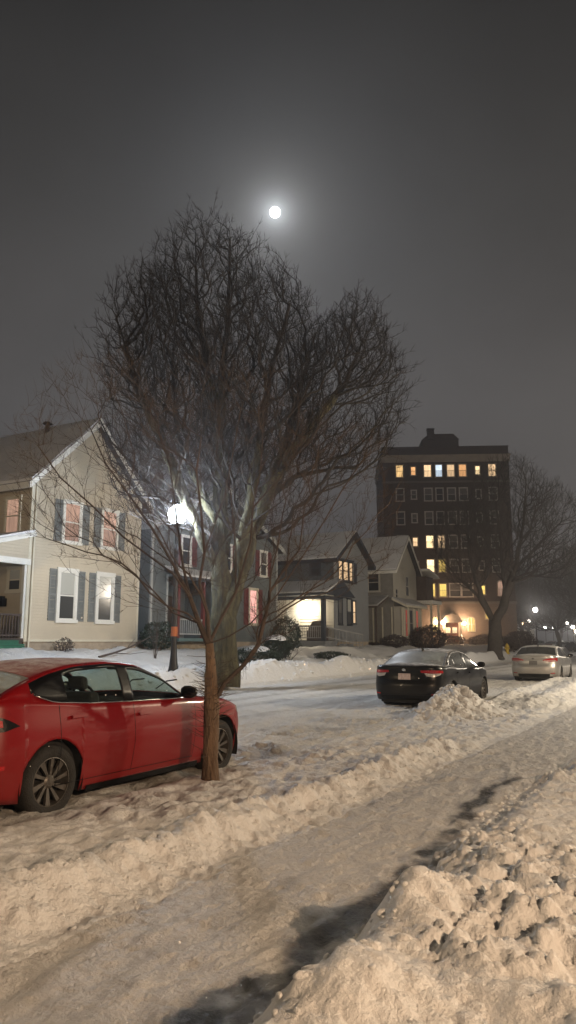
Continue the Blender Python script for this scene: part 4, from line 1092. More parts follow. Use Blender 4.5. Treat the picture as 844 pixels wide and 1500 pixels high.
# porch
m = MB(); m.box(15.2, 19.2, 21.98, 26.0, 1.62, 1.72); m.box(15.3,19.15,22.02,26.0,0.8,1.62); m.build('porch_floor', M_brown, h)
m = MB()
for s in (15.3, 19.06): MB().box(s, s+0.14, 22.0, 22.14, 1.72, 4.42).build('porch_post', M_trim, h)
m = MB(); m.box(15.1, 19.25, 21.90, 22.10, 4.40, 4.62); m.build('porch_beam', M_trim, h)
m = MB(); Fp = Frame((0,21.99,0),(1,0,0),(0,-1,0)); siding(m, Fp, 15.2, 19.2, 4.62, 5.40, ext=lambda z: (19.2-(5.45-z)/0.28, 19.2)); m.build('porch_gable', M_sid_beige, h)
shed(h, [(19.22,21.65,5.62),(19.22,26.2,5.62),(15.0,26.2,4.50),(15.0,21.65,4.50)], 0.16, M_rsnow, M_trim)
m = MB()
for s in np.arange(16.2, 19.0, 0.13): m.box(s, s+0.04, 22.04, 22.08, 1.75, 2.55)
m.box(16.1, 19.08, 22.02, 22.10, 2.53, 2.60); m.box(16.1, 19.08, 22.03, 22.09, 1.80, 1.86); m.build('railing', M_brown, h)
m = MB(); m.box(18.98, 19.18, 23.0, 23.5, 2.9, 3.2); m.box(18.95,19.17,23.1,23.42,3.2,3.28); m.build('letter_box', M_black, h)
MB().box(19.14, 19.19, 24.2, 25.1, 1.75, 3.85).build('door', M_brown, h)
for k in range(4):
    m = MB(); z = 1.52-0.19*k; m.box(15.6, 18.95, 21.98-0.33*(k+1), 21.98-0.33*k+0.02, z-0.05, z)
    m.box(15.6,18.95,21.98-0.33*k-0.02,21.98-0.33*k,z-0.02,z+0.13); m.build('step', M_green, h)
m = MB(); m.box(20.35, 20.75, 26.6, 27.0, ZP-1.0, ZP+0.2)
m = MB(); m.tube([(21.9,24.4,ZP-0.3),(21.9,24.4,ZP+0.12)],0.09,8); m.lathe([(0,0.24),(0.16,0.20),(0.22,0.12),(0.08,0.05)],(21.9,24.4,ZP),12); m.build('roof_vent', M_metal, h, smooth=True)
MB().tube([(S0+0.16,21.93,1.4),(S0+0.16,21.93,7.6)],0.035,8).build('downpipe', M_trim_warm, h)

# --- grey-green house with red trim (behind the big tree)
h = thing('wooden_house', 'grey-green house with red window trim, half hidden behind the tall bare tree', 'house', (26.6,22,1.0), world=True)
S0, S1, ZE, ZP = 26.2, 37.4, 7.0, 9.6; smid = (S0+S1)/2
Fs = Frame((S0,0,0),(0,1,0),(-1,0,0)); Fr = Frame((S1,0,0),(0,1,0),(1,0,0))
m = MB(); siding(m, Ff, S0, 27.35, 1.75, 4.7); siding(m, Ff, 31.6, S1, 1.75, 4.7); siding(m, Ff, S0, S1, 4.7, ZE)
siding(m, Ff, S0, S1, ZE, ZP-0.05, ext=lambda z: (S0+(z-ZE)/(ZP-ZE)*(smid-S0), S1-(z-ZE)/(ZP-ZE)*(S1-smid)))
m.box(S0+0.03, S1-0.03, 22.003, 32, 4.6, ZE); m.box(S0+0.03, S1-0.03, 24.2, 32, 1.6, 4.6); m.box(31.6,S1-0.03,22.003,24.2,1.6,4.6); m.box(S0+0.03,27.35,22.003,24.2,1.6,4.6)
m.prism([(S0,ZE),(S1,ZE),(smid,ZP)], lambda a, z, d: (a, d, z), 22.003, 32); m.build('wall', M_sid_teal, h)
for f_ in (Fs, Fr): m = MB(); siding(m, f_, 22, 32, 1.75, ZE); m.build('wall', M_sid_teal, h)
m = MB(); m.box(S0+0.02, S1-0.02, 22.02, 32, 0.6, 1.68); m.build('foundation', M_found, h)
m = MB()
for s in (S0-0.03, 27.28, 31.58, S1-0.09): MB().box(s, s+0.12, 21.955, 22.05, 1.7, ZE if s in (S0-0.03, S1-0.09) else 4.7).build('corner_board', pm('trim_grey', (0.36,0.37,0.36), rough=0.6), h)
gable_roof(h, S0, S1, 22, 32, ZE, ZP, 0.35, 0.35, M_rsnow_thin, pm('trim_grey', (0.36,0.37,0.36)), snow_th=0.10)
window(h, Ff, 34.45, 2.55, 0.72, 1.85, P_rose, casing=0.12, cm=M_trim_warm, shutters=(M_redtrim,0.42), lab='ground floor window lit pink between red shutters')
window(h, Ff, 35.55, 5.25, 0.62, 1.35, D_mid, casing=0.10, shutters=(M_redtrim,0.40), lab='dark upper window between red shutters')
window(h, Ff, 31.95, 5.25, 0.62, 1.35, D_dark, casing=0.10, shutters=(M_redtrim,0.40), lab='dark upper window behind the tree trunk')
window(h, Ff, 28.4, 5.25, 0.62, 1.35, D_dark, casing=0.10, shutters=(M_redtrim,0.40), lab='dark upper window above the porch')
m = MB(); m.box(27.3, 31.7, 21.2, 24.2, 1.62, 1.76); m.build('porch_floor', pm('deck_teal', (0.10,0.16,0.16), rough=0.7), h)
m = MB()
for s in (27.4, 29.35, 31.45): MB().box(s, s+0.15, 21.35, 21.5, 1.76, 4.45).build('porch_post', M_redtrim, h)
shed(h, [(27.1,20.95,4.55),(31.9,20.95,4.55),(31.9,22.0,5.0),(27.1,22.0,5.0)], 0.14, M_rsnow, M_navy)
Fb = Frame((0,24.2,0),(1,0,0),(0,-1,0))
window(h, Fb, 28.0, 2.5, 0.75, 1.5, D_dark, casing=0.10, lab='dark window at the back of the porch')
m = MB(); m.fbox(Fb, 29.6, 30.5, 1.76, 3.9, 0.0, 0.05); m.build('door', M_brown, h)
m = MB(); m.bar((27.55,21.42,2.62),(29.35,21.42,2.62),0.06); m.bar((27.55,21.42,1.95),(29.35,21.42,1.95),0.05)
for s in np.arange(27.65, 29.3, 0.15): m.box(s, s+0.03, 21.40, 21.43, 1.95, 2.6)
m.build('railing', pm('trim_grey', (0.36,0.37,0.36)), h)

# --- dark house with the lit porch
h = thing('wooden_house', 'dark grey house with navy trim, a glaring side porch and lit gable windows', 'house', (44.8,22,1.2), world=True)
S0, S1, ZE, ZP = 44.9, 50.6, 7.35, 9.25; smid = (S0+S1)/2
Fs = Frame((S0,0,0),(0,1,0),(-1,0,0)); Fr = Frame((S1,0,0),(0,1,0),(1,0,0))
m = MB(); siding(m, Ff, S0, S1, 1.7, ZE)
siding(m, Ff, S0, S1, ZE, ZP-0.05, ext=lambda z: (S0+(z-ZE)/(ZP-ZE)*(smid-S0), S1-(z-ZE)/(ZP-ZE)*(S1-smid)))
m.box(S0+0.03, S1-0.03, 22.003, 31, 1.6, ZE); m.prism([(S0,ZE),(S1,ZE),(smid,ZP)], lambda a, z, d: (a, d, z), 22.003, 31); m.build('wall', M_sid_grey, h)
m = MB(); siding(m, Fs, 22, 31, 4.7, ZE, step=0.16); m.build('wall', pm('siding_slate', (0.085,0.10,0.115), rough=0.7), h)['label'] = 'slate upper side wall above the porch roof'
m = MB(); siding(m, Fs, 22, 31, 1.7, 4.7, step=0.20); m.build('wall', M_sid_cream, h)['label'] = 'pale wall inside the lit porch'
m = MB(); siding(m, Fr, 22, 31, 1.7, ZE); m.build('wall', M_sid_grey, h)['label'] = 'side wall facing away'
m = MB(); m.box(S0+0.02, S1-0.02, 22.02, 31, 0.6, 1.62); m.build('foundation', M_found, h)
gable_roof(h, S0, S1, 22, 31, ZE, ZP, 0.45, 0.45, M_rsnow, M_navy, snow_th=0.13)
m = MB(); m.fbox(Ff, 45.45, 48.1, 5.60, 5.72, 0, 0.08)
m.fbox(Ff, 45.45, 48.1, 7.12, 7.24, 0, 0.08); m.build('window_surround', M_navy, h)
for (u, w) in ((45.62,0.55),(46.38,0.72),(47.35,0.50)):
    window(h, Ff, u, 5.76, w, 1.30, P_warm, casing=0.07, cm=M_navy, sill=False)
m = MB(); m.fbox(Ff, 48.15, 48.6, 5.6, 7.1, 0.0, 0.05); m.build('shutter', M_navy, h)
window(h, Ff, 45.55, 2.75, 0.55, 1.75, D_mid, casing=0.08, cm=M_navy)
window(h, Ff, 46.95, 2.75, 0.62, 1.75, D_blind, casing=0.08, cm=M_navy)
window(h, Ff, 47.85, 2.85, 0.42, 1.55, P_warm, casing=0.08, cm=M_navy, lab='narrow lit window at ground level')
window(h, Fs, 23.0, 6.05, 0.7, 0.95, D_dark, casing=0.08, cm=M_navy, lab='upper side window')
# porch on the near side
PS = 43.0
m = MB(); m.box(PS, S0, 21.7, 27.2, 1.48, 1.64); m.box(PS+0.1, S0, 21.8, 27.1, 1.0, 1.48); m.build('porch_floor', M_sid_grey, h)
for t in (21.75, 26.2):
    MB().box(PS+0.02, PS+0.26, t, t+0.26, 1.64, 4.35).build('porch_post', M_navy, h)
m = MB(); m.box(PS, PS+0.28, 21.7, 27.2, 4.32, 4.55); m.box(PS+0.28, 45.3, 21.7, 21.95, 4.32, 4.55); m.build('porch_beam', M_navy, h)
shed(h, [(PS-0.35,21.3,4.72),(PS-0.35,27.5,4.72),(S0+0.02,27.5,5.62),(S0+0.02,21.3,5.62)], 0.15, M_rsnow, M_navy)
m = MB(); m.prism([(PS-0.35,4.55),(46.9,4.55),(44.9,5.6)], lambda a, z, d: (a, d, z), 21.32, 21.42); m.build('porch_gable', M_navy, h)
m = MB(); m.box(S0-0.05, S0-0.005, 24.6, 25.6, 1.64, 3.75); m.build('door', pm('door_pale', (0.45,0.45,0.42)), h)
m = MB(); m.bar((PS+0.12,22.0,2.58),(PS+0.12,26.2,2.58),0.07); m.bar((PS+0.12,22.0,1.85),(PS+0.12,26.2,1.85),0.05)
for t in np.arange(22.1, 26.2, 0.14): m.box(PS+0.10, PS+0.13, t, t+0.03, 1.85, 2.56)
m.box(PS+0.05,PS+0.19,23.7,23.84,1.64,2.75); m.build('railing', pm('rail_grey', (0.25,0.25,0.25)), h)
m = MB(); m.bar((PS+0.3,21.8,2.55),(46.4,20.6,2.05),0.07); m.bar((PS+0.3,21.8,1.9),(46.4,20.6,1.4),0.05)
for k in range(12): f = k/11; m.box(PS+0.3+3.1*f, PS+0.33+3.1*f, 21.8-1.2*f, 21.83-1.2*f, 1.35-0.2*f, 2.5-0.45*f)
m.build('stair_railing', pm('rail_grey', (0.25,0.25,0.25)), h)
for k in range(3): MB().box(45.1, 46.6, 21.7-0.32*(k+1), 21.7-0.32*k, 1.0, 1.46-0.16*k).build('step', M_sid_grey, h)
po = thing('porch_swing', 'brown covered patio seat standing on the brightly lit porch', 'bench', (44.2,23.2,1.64), world=True)
m = MB(); m.box(44.0,44.6,22.25,23.6,1.66,2.35); m.build('seat', M_brown, po, bevel=0.04)
m = MB(); m.prism([(22.25,2.35),(23.7,2.35),(23.35,2.95),(22.75,3.0)], lambda a, z, d: (d, a, z), 44.35, 44.75); m.build('backrest', M_brown, po, bevel=0.04)
pl = thing('porch_light', 'glaring white bulb in the porch of the dark house', 'lamp', (44.5,23.95,4.1), world=True)
MB().lathe([(0.0,0.02),(0.09,0.02),(0.09,-0.05),(0.05,-0.08)],(44.5,23.95,4.1),14).build('lamp_base', M_metal, pl)
MB().lathe([(0.05,-0.08),(0.12,-0.16),(0.14,-0.26),(0.10,-0.36),(0,-0.40)],(44.5,23.95,4.1),16).build('bulb', emit_mat('bulb_porch', (1.0,0.88,0.66), 10, clear=0.85), pl, smooth=True)

# --- pale house beside it
h = thing('wooden_house', 'pale snowy-roofed house with red-curtained porch windows, between dark house and brick tower', 'house', (55.5,22,1.2), world=True)
S0, S1, ZE, ZP = 55.6, 60.9, 7.55, 10.2; smid = (S0+S1)/2
Fs = Frame((S0,0,0),(0,1,0),(-1,0,0)); Fr = Frame((S1,0,0),(0,1,0),(1,0,0))
m = MB(); siding(m, Ff, S0, S1, 1.7, ZE, step=0.14)
siding(m, Ff, S0, S1, ZE, ZP-0.05, step=0.14, ext=lambda z: (S0+(z-ZE)/(ZP-ZE)*(smid-S0), S1-(z-ZE)/(ZP-ZE)*(S1-smid)))
m.box(S0+0.03, S1-0.03, 22.003, 33, 1.6, ZE); m.prism([(S0,ZE),(S1,ZE),(smid,ZP)], lambda a, z, d: (a, d, z), 22.003, 33); m.build('wall', M_sid_cream, h)
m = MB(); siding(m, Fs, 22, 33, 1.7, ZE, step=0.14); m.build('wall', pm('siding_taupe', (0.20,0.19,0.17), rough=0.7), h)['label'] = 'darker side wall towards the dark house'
m = MB(); siding(m, Fr, 22, 33, 1.7, ZE, step=0.14); m.build('wall', M_sid_cream, h)
m = MB(); m.box(S0+0.02, S1-0.02, 22.02, 33, 0.6, 1.62); m.build('foundation', M_found, h)
gable_roof(h, S0, S1, 22, 33, ZE, ZP, 0.40, 0.45, M_rsnow, M_trim, snow_th=0.14)
window(h, Fs, 23.2, 5.6, 0.9, 1.4, D_dark, casing=0.12, cm=M_sid_cream, lab='dark upper side window')
window(h, Fs, 25.4, 5.6, 0.9, 1.4, D_dark, casing=0.12, cm=M_brown)
window(h, Ff, 56.0, 4.95, 0.45, 0.8, D_dark, casing=0.08, cm=M_sid_cream)
window(h, Ff, 58.3, 5.3, 0.7, 1.6, D_mid, casing=0.10, cm=M_sid_cream, lab='tall gable window')
MB().fbox(Ff, 57.6, 58.0, 8.6, 9.0, 0.02, 0.06).build('gable_vent', M_brown, h)
m = MB(); m.box(55.62, 59.7, 21.2, 22.0, 1.2, 4.35); m.build('porch_wall', M_sid_cream, h)
Fq = Frame((0,21.2,0),(1,0,0),(0,-1,0)); Fqs = Frame((55.6,0,0),(0,1,0),(-1,0,0))
m = MB()
for u in (55.64,56.6,57.9,59.1,59.56): m.fbox(Fq, u, u+0.12, 1.3, 4.3, 0.0, 0.05)
for u in (21.25,22.1,22.9,23.7): m.fbox(Fqs, u, u+0.10, 1.3, 4.3, 0.0, 0.05)
m.build('porch_frame', M_trim_warm, h)
window(h, Fq, 55.95, 2.0, 0.42, 2.1, P_redc, casing=0.06, cm=M_sid_cream, lab='porch window with a glowing red curtain')
window(h, Fq, 58.35, 2.0, 0.45, 2.1, P_redc, casing=0.06, cm=M_sid_cream)
window(h, Fq, 56.85, 2.0, 0.75, 2.1, D_dark, casing=0.06, cm=M_sid_cream)
shed(h, [(55.2,20.8,4.42),(60.2,20.8,4.42),(60.2,22.0,5.0),(55.2,22.0,5.0)], 0.16, M_rsnow_thin, M_trim_warm)
shed(h, [(53.3,22.4,4.30),(53.3,25.4,4.30),(55.62,25.4,5.15),(55.62,22.4,5.15)], 0.14, M_rsnow_thin, M_brown)
m = MB(); m.box(53.5,53.62,22.6,22.72,1.2,4.2); m.box(53.5,53.62,25.1,25.22,1.2,4.2); m.box(53.4,55.6,22.5,25.3,1.2,1.55); m.build('side_porch', M_brown, h)
# balcony on the far side
m = MB(); m.box(60.95, 63.4, 20.6, 24.5, 4.75, 5.05); m.build('balcony_floor', M_trim, h)
m = MB(); m.box(61.1, 63.0, 21.2, 24.0, 5.05, 7.1); m.build('balcony_enclosure', M_brown, h)
shed(h, [(60.93,20.8,7.65),(63.6,20.8,7.15),(63.6,24.3,7.15),(60.93,24.3,7.65)], 0.12, M_rsnow, M_trim)
m = MB(); m.box(63.0,63.15,20.75,20.9,1.2,4.75); m.box(61.1,61.25,20.75,20.9,1.2,4.75); m.build('balcony_post', M_trim_warm, h)

# --- brick apartment tower
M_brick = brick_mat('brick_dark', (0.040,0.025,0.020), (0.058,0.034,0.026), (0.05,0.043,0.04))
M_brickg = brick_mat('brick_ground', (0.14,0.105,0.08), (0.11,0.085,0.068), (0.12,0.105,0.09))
M_stone = pm('limestone', (0.30,0.26,0.21), rough=0.8, var=0.15, scale=1.0, bump=0.3)
M_wframe = pm('window_frame_pale', (0.50,0.48,0.45), rough=0.7, var=0.2)
TW = 16.6; TX, TY = 90.5, 36.9
ang = math.atan2(22.35-37.55, 97.55-90.05)
tw = thing('apartment_tower', 'dark brick apartment block seven storeys high with scattered lit windows', 'building', (TX,TY,0.9), rotz=ang)
# local: x along the facade to the right, y into the building, z up from 0.9
Z = lambda z: z-0.9
FT = Frame((0,0,0),(1,0,0),(0,-1,0))
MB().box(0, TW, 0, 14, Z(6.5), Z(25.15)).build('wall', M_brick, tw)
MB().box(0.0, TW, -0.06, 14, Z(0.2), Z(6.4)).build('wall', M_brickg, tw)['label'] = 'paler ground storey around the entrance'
m = MB(); m.box(-0.12, TW+0.12, -0.16, 14.1, Z(6.38), Z(6.7)); m.build('string_course', pm('stone_dim', (0.13,0.12,0.105), rough=0.8), tw); MB().box(-0.05, TW+0.05, -0.08, 14.1, Z(22.35), Z(22.6)).build('string_course', MATS['stone_dim'], tw)
m = MB(); m.box(-0.15, TW+0.15, -0.18, 14.15, Z(25.15), Z(25.95)); m.build('frieze', M_stone, tw)
m = MB(); m.box(-0.28, TW+0.28, -0.32, 14.2, Z(25.95), Z(26.1)); m.build('cornice', M_stone, tw)
m = MB(); m.box(-0.02, TW+0.02, -0.02, 14, Z(26.1), Z(27.15)); m.box(-0.08, TW+0.08, -0.08, 14.1, Z(27.15), Z(27.28)); m.build('parapet', M_brick, tw)
m = MB(); m.box(5.7, 10.6, 2.5, 7.5, Z(27.0), Z(28.9)); m.prism([(5.6,Z(28.9)),(10.7,Z(28.9)),(9.9,Z(29.7)),(6.6,Z(29.7))], lambda a, z, d: (a, d, z), 2.4, 7.6)
m.box(6.4, 7.3, 2.2, 3.1, Z(28.9), Z(30.3)); m.box(6.33, 7.37, 2.13, 3.17, Z(30.3), Z(30.45)); m.build('penthouse', M_brick, tw)
cols = [(2.235,.95,1.65),(4.04,.62,1.15),(5.93,.95,1.65),(7.41,.88,1.65),(8.97,.98,1.65),(10.52,.98,1.65),(12.48,.60,1.15),(14.38,.98,1.65)]
rows = [23.95,20.75,17.6,14.45,11.3,8.15]
lit = {(0,0):P_low,(0,1):P_or,(0,2):P_warm,(0,3):P_white,(0,4):P_warm,(0,5):P_or,(0,6):P_warmb,(0,7):P_warm,
       (3,1):P_warm,(3,2):P_warmb,(3,3):P_warm,(4,2):P_warmb,(4,3):P_yel,(5,2):P_yel,(5,3):P_yel,(5,6):P_yel}
M_wfl = pm('window_frame_lit', (0.34,0.29,0.22), rough=0.7)
for r, zc in enumerate(rows):
    for c, (x, w, hh) in enumerate(cols):
        pn = lit.get((r,c)); hh2 = hh
        if r == 5 and c in (4,5): w = 1.35; pn = None
        if r == 5 and c == 7: continue
        window(tw, FT, x-w/2, Z(zc)-hh2/2, w, hh2, pn or (D_mid if (r*3+c) % 3 else D_dark), casing=0.10, cm=(M_wframe if pn is None else M_wfl), n0=0.02, lab=None)
# arched openings
def arched(root, x, z0, w, h2, pane, nm='window', frame=None, n0=0.0):
    pts = [(x-w/2,z0),(x+w/2,z0),(x+w/2,z0+h2-w/2)]+[(x+w/2*math.cos(a), z0+h2-w/2+w/2*math.sin(a)) for a in np.linspace(0.15, math.pi-0.15, 9)]+[(x-w/2,z0+h2-w/2)]
    k = 1+0.22/w; big = [(x+(a-x)*k, z0+(z-z0)*(1+0.12/h2)-(0.06 if z == z0 else 0)) for a, z in pts]
    m = MB(); m.prism(big, lambda a, z, d: (a, d, z), -0.13-n0, -0.02); o = m.build(nm, frame or M_stone, root)
    m = MB(); m.prism(pts, lambda a, z, d: (a, d, z), -0.15-n0, -0.10); m.build('pane', pane, o); 
    m = MB(); m.box(x-0.02,x+0.02,-0.17-n0,-0.15-n0,z0,z0+h2-0.05); m.box(x-w/2,x+w/2,-0.168-n0,-0.15-n0,z0+h2*0.5,z0+h2*0.5+0.04); m.build('sash', M_wframe, o)
    return o
arched(tw, 14.72, Z(7.4), .62, 1.9, P_pink)['label'] = 'narrow arched window behind the street tree'
arched(tw, 10.85, Z(2.9), .80, 1.75, P_yel)['label'] = 'arched yellow window right of the entrance'
window(tw, Frame((0,-0.06,0),(1,0,0),(0,-1,0)), 12.65, Z(4.45), .55, 1.25, P_yel, casing=0.08, cm=M_stone)
arched(tw, 6.35, Z(2.9), .80, 1.75, P_yel)['label'] = 'arched yellow window left of the entrance'
# entrance
m = MB(); m.box(7.1, 9.35, -1.25, -0.06, Z(1.9), Z(3.9)); 
m = MB(); m.box(7.05,7.35,-1.2,-0.06,Z(1.5),Z(4.0)); m.box(9.15,9.45,-1.2,-0.06,Z(1.5),Z(4.0)); m.box(6.95,9.55,-1.3,-0.06,Z(4.0),Z(4.25))
m.prism([(7.05,Z(4.25)),(9.45,Z(4.25)),(9.1,Z(4.85)),(8.25,Z(5.1)),(7.4,Z(4.85))], lambda a, z, d: (a, d, z), -1.25, -0.06); m.build('entrance_porch', M_stone, tw)
m = MB(); m.box(7.38, 9.12, -0.12, -0.07, Z(1.6), Z(3.95)); dr = m.build('door', pm('door_red_brown', (0.16,0.05,0.025), rough=0.5), tw)
for x in (7.55, 8.4): MB().box(x, x+0.6, -0.135, -0.122, Z(2.7), Z(3.4)).build('pane', P_warmb, dr)
for k in range(5): MB().box(7.1-0.0, 9.4, -1.3-0.35*(k+1), -1.3-0.35*k, Z(0.6), Z(1.55-0.17*k)).build('step', M_stone, tw)
m = MB()
for x in (7.15, 9.3):
    m.bar((x,-1.3,Z(2.5)),(x,-3.1,Z(1.6)),0.06); m.bar((x,-1.3,Z(2.1)),(x,-3.1,Z(1.2)),0.05)
    for k in range(8): f = k/7; m.bar((x,-1.3-1.8*f,Z(1.5-0.85*f)),(x,-1.3-1.8*f,Z(2.5-0.9*f)),0.04)
m.build('stair_railing', M_trim, tw)
MB().box(12.0, 12.65, -0.10, -0.06, Z(2.35), Z(2.6)).build('name_board', pm('bronze_dark', (0.04,0.03,0.025), rough=0.5), tw)
lamp_pts = []
for i, (x, yy, zz, lb) in enumerate([(6.3,-0.55,4.1,'left of the two close together'),(7.0,-1.45,4.0,'right of the two close together'),(9.75,-1.2,3.9,'alone at the right of the steps')]):
    wx = TX+x*math.cos(ang)-yy*math.sin(ang); wy = TY+x*math.sin(ang)+yy*math.cos(ang)
    l = thing('entrance_lantern', 'glowing lantern at the tower entrance, '+lb, 'lantern', (wx,wy,zz-0.5), rotz=ang, group='lanterns at the tower entrance')
    MB().tube([(0,0.0,0.0),(0,0,0.25)],0.04,8).bar((0,0,0.05),(0,0.5 if i == 0 else 0.25,0.05),0.05).build('bracket', M_metal, l)
    MB().lathe([(0.08,0.25),(0.20,0.38),(0.22,0.55),(0.12,0.70),(0,0.74)],(0,0,0),14).build('lamp_globe', emit_mat('lantern_glow', (1.0,0.66,0.38), 8, clear=0.85) if i == 0 else MATS['lantern_glow'], l, smooth=True)
    lamp_pts.append((wx, wy, zz))
l = thing('ground_spotlight', 'tiny warm spotlight low on the tower wall right of the arched window', 'lamp', (TX+13.0*math.cos(ang)+0.35*math.sin(ang), TY+13.0*math.sin(ang)-0.35*math.cos(ang), 1.75), rotz=ang)
MB().lathe([(0,-0.1),(0.10,-0.08),(0.13,0.05)],(0,0,0),10).build('housing', M_metal, l); MB().lathe([(0.11,0.05),(0.09,0.13),(0,0.16)],(0,0,0),10).build('lamp_globe', MATS['lantern_glow'], l)
# ---------------------------------------------------------------- street lamps
M_band = pm('orange_band', (0.5,0.14,0.04), rough=0.6)
E_cool = emit_mat('globe_cool', (0.86,0.93,1.0), 9, clear=0.85)
E_cool_far = emit_mat('globe_far_white', (1.0,0.93,0.85), 8, clear=0.85)
E_warm_far = emit_mat('globe_far_warm', (1.0,0.74,0.42), 7, clear=0.85)
def lamp_post(loc, hgt, glow, label, group=None, band=False, gr=0.26, pr=0.075):
    l = thing('street_lamp', label, 'street lamp', loc, group=group)
    MB().lathe([(pr*2.1,0),(pr*2.1,0.25),(pr*1.6,0.45),(pr*1.25,0.75),(pr*1.1,1.0),(pr,hgt*0.6),(pr*0.8,hgt-0.5),(pr*1.3,hgt-0.45),(pr*0.9,hgt-0.38),(pr*1.8,hgt-0.28),(pr*2.0,hgt-0.22)],(0,0,0),14).build('post', M_metal, l, smooth=True)
    g = MB().lathe([(gr*0.5,hgt-0.24),(gr*0.85,hgt-0.12),(gr,hgt+0.08),(gr*0.85,hgt+0.26),(gr*0.45,hgt+0.38),(0.0,hgt+0.42)],(0,0,0),18).build('lamp_globe', glow, l, smooth=True)
    MB().lathe([(gr*0.46,hgt+0.385),(gr*0.3,hgt+0.46),(0.03,hgt+0.52),(0,hgt+0.60)],(0,0,0),12).build('finial', M_metal, g)
    if band: MB().lathe([(pr*1.25,1.35),(pr*1.27,1.37),(pr*1.22,1.63),(pr*1.2,1.65)],(0,0,0),14).build('band', M_band, l)
    return l
lamp_post((19.08,15.0,0.42), 5.20, E_cool, 'glaring white street lamp on a black post before the beige house', band=True, gr=0.31, pr=0.085)
far_l = [((108.4,21.8),5.5,E_cool_far,'distant street lamp with the highest glare, above the lone dark car'),
 ((162,34.0),5.5,E_cool_far,'second distant lamp left of the highest one'),
 ((181,39.3),5.4,E_warm_far,'third distant lamp to the left, near the round bush'),
 ((203,44.8),5.3,E_warm_far,'leftmost of the distant street lamps'),
 ((208.7,39.6),5.3,E_cool_far,'distant lamp in the gap right of the highest one'),
 ((219,39.5),5.3,E_cool_far,'distant lamp halfway between the highest one and the right cluster'),
 ((193.7,31.6),6.0,E_cool_far,'top lamp of the bright cluster at the right edge'),
 ((170,26.6),4.6,E_cool_far,'middle lamp of the bright cluster at the right edge'),
 ((150,22.9),3.4,E_warm_far,'lowest lamp of the bright cluster at the right edge'),
 ((205,31.5),4.6,E_warm_far,'rightmost small lamp of the bright cluster')]
for (s, t), hh, gm, lb in far_l:
    lamp_post((s, t, gz(s, t)-0.05), hh, gm, lb, group='street lamps far down the street', gr=0.36 if s > 120 else 0.30)

# ---------------------------------------------------------------- bare trees
M_barkd = pm('bark_dark', (0.03,0.026,0.023), rough=0.95, col2=(0.06,0.052,0.045), scale=5, bump=1.0, bscale=12)
M_bark = pm('bark_lamplit', (0.022,0.020,0.014), rough=0.95, col2=(0.115,0.105,0.055), scale=7, bump=1.0, bscale=18, stretch=(1,1,0.25))  # yellow-green lamplight on the trunk is put into the lighter bark tone
M_twig = pm('twig_brown', (0.026,0.021,0.018), rough=0.9, var=0.3)
M_bark2 = pm('bark_brown', (0.085,0.055,0.036), rough=0.95, col2=(0.19,0.125,0.08), scale=10, bump=1.0, bscale=26, stretch=(1,1,0.35))
M_twig2 = pm('twig_reddish', (0.062,0.045,0.036), rough=0.9, var=0.3)
M_twig_far = pm('twig_far', (0.030,0.026,0.024), rough=0.95, var=0.3)
CTH, STH = math.cos(R(29.6)), math.sin(R(29.6))
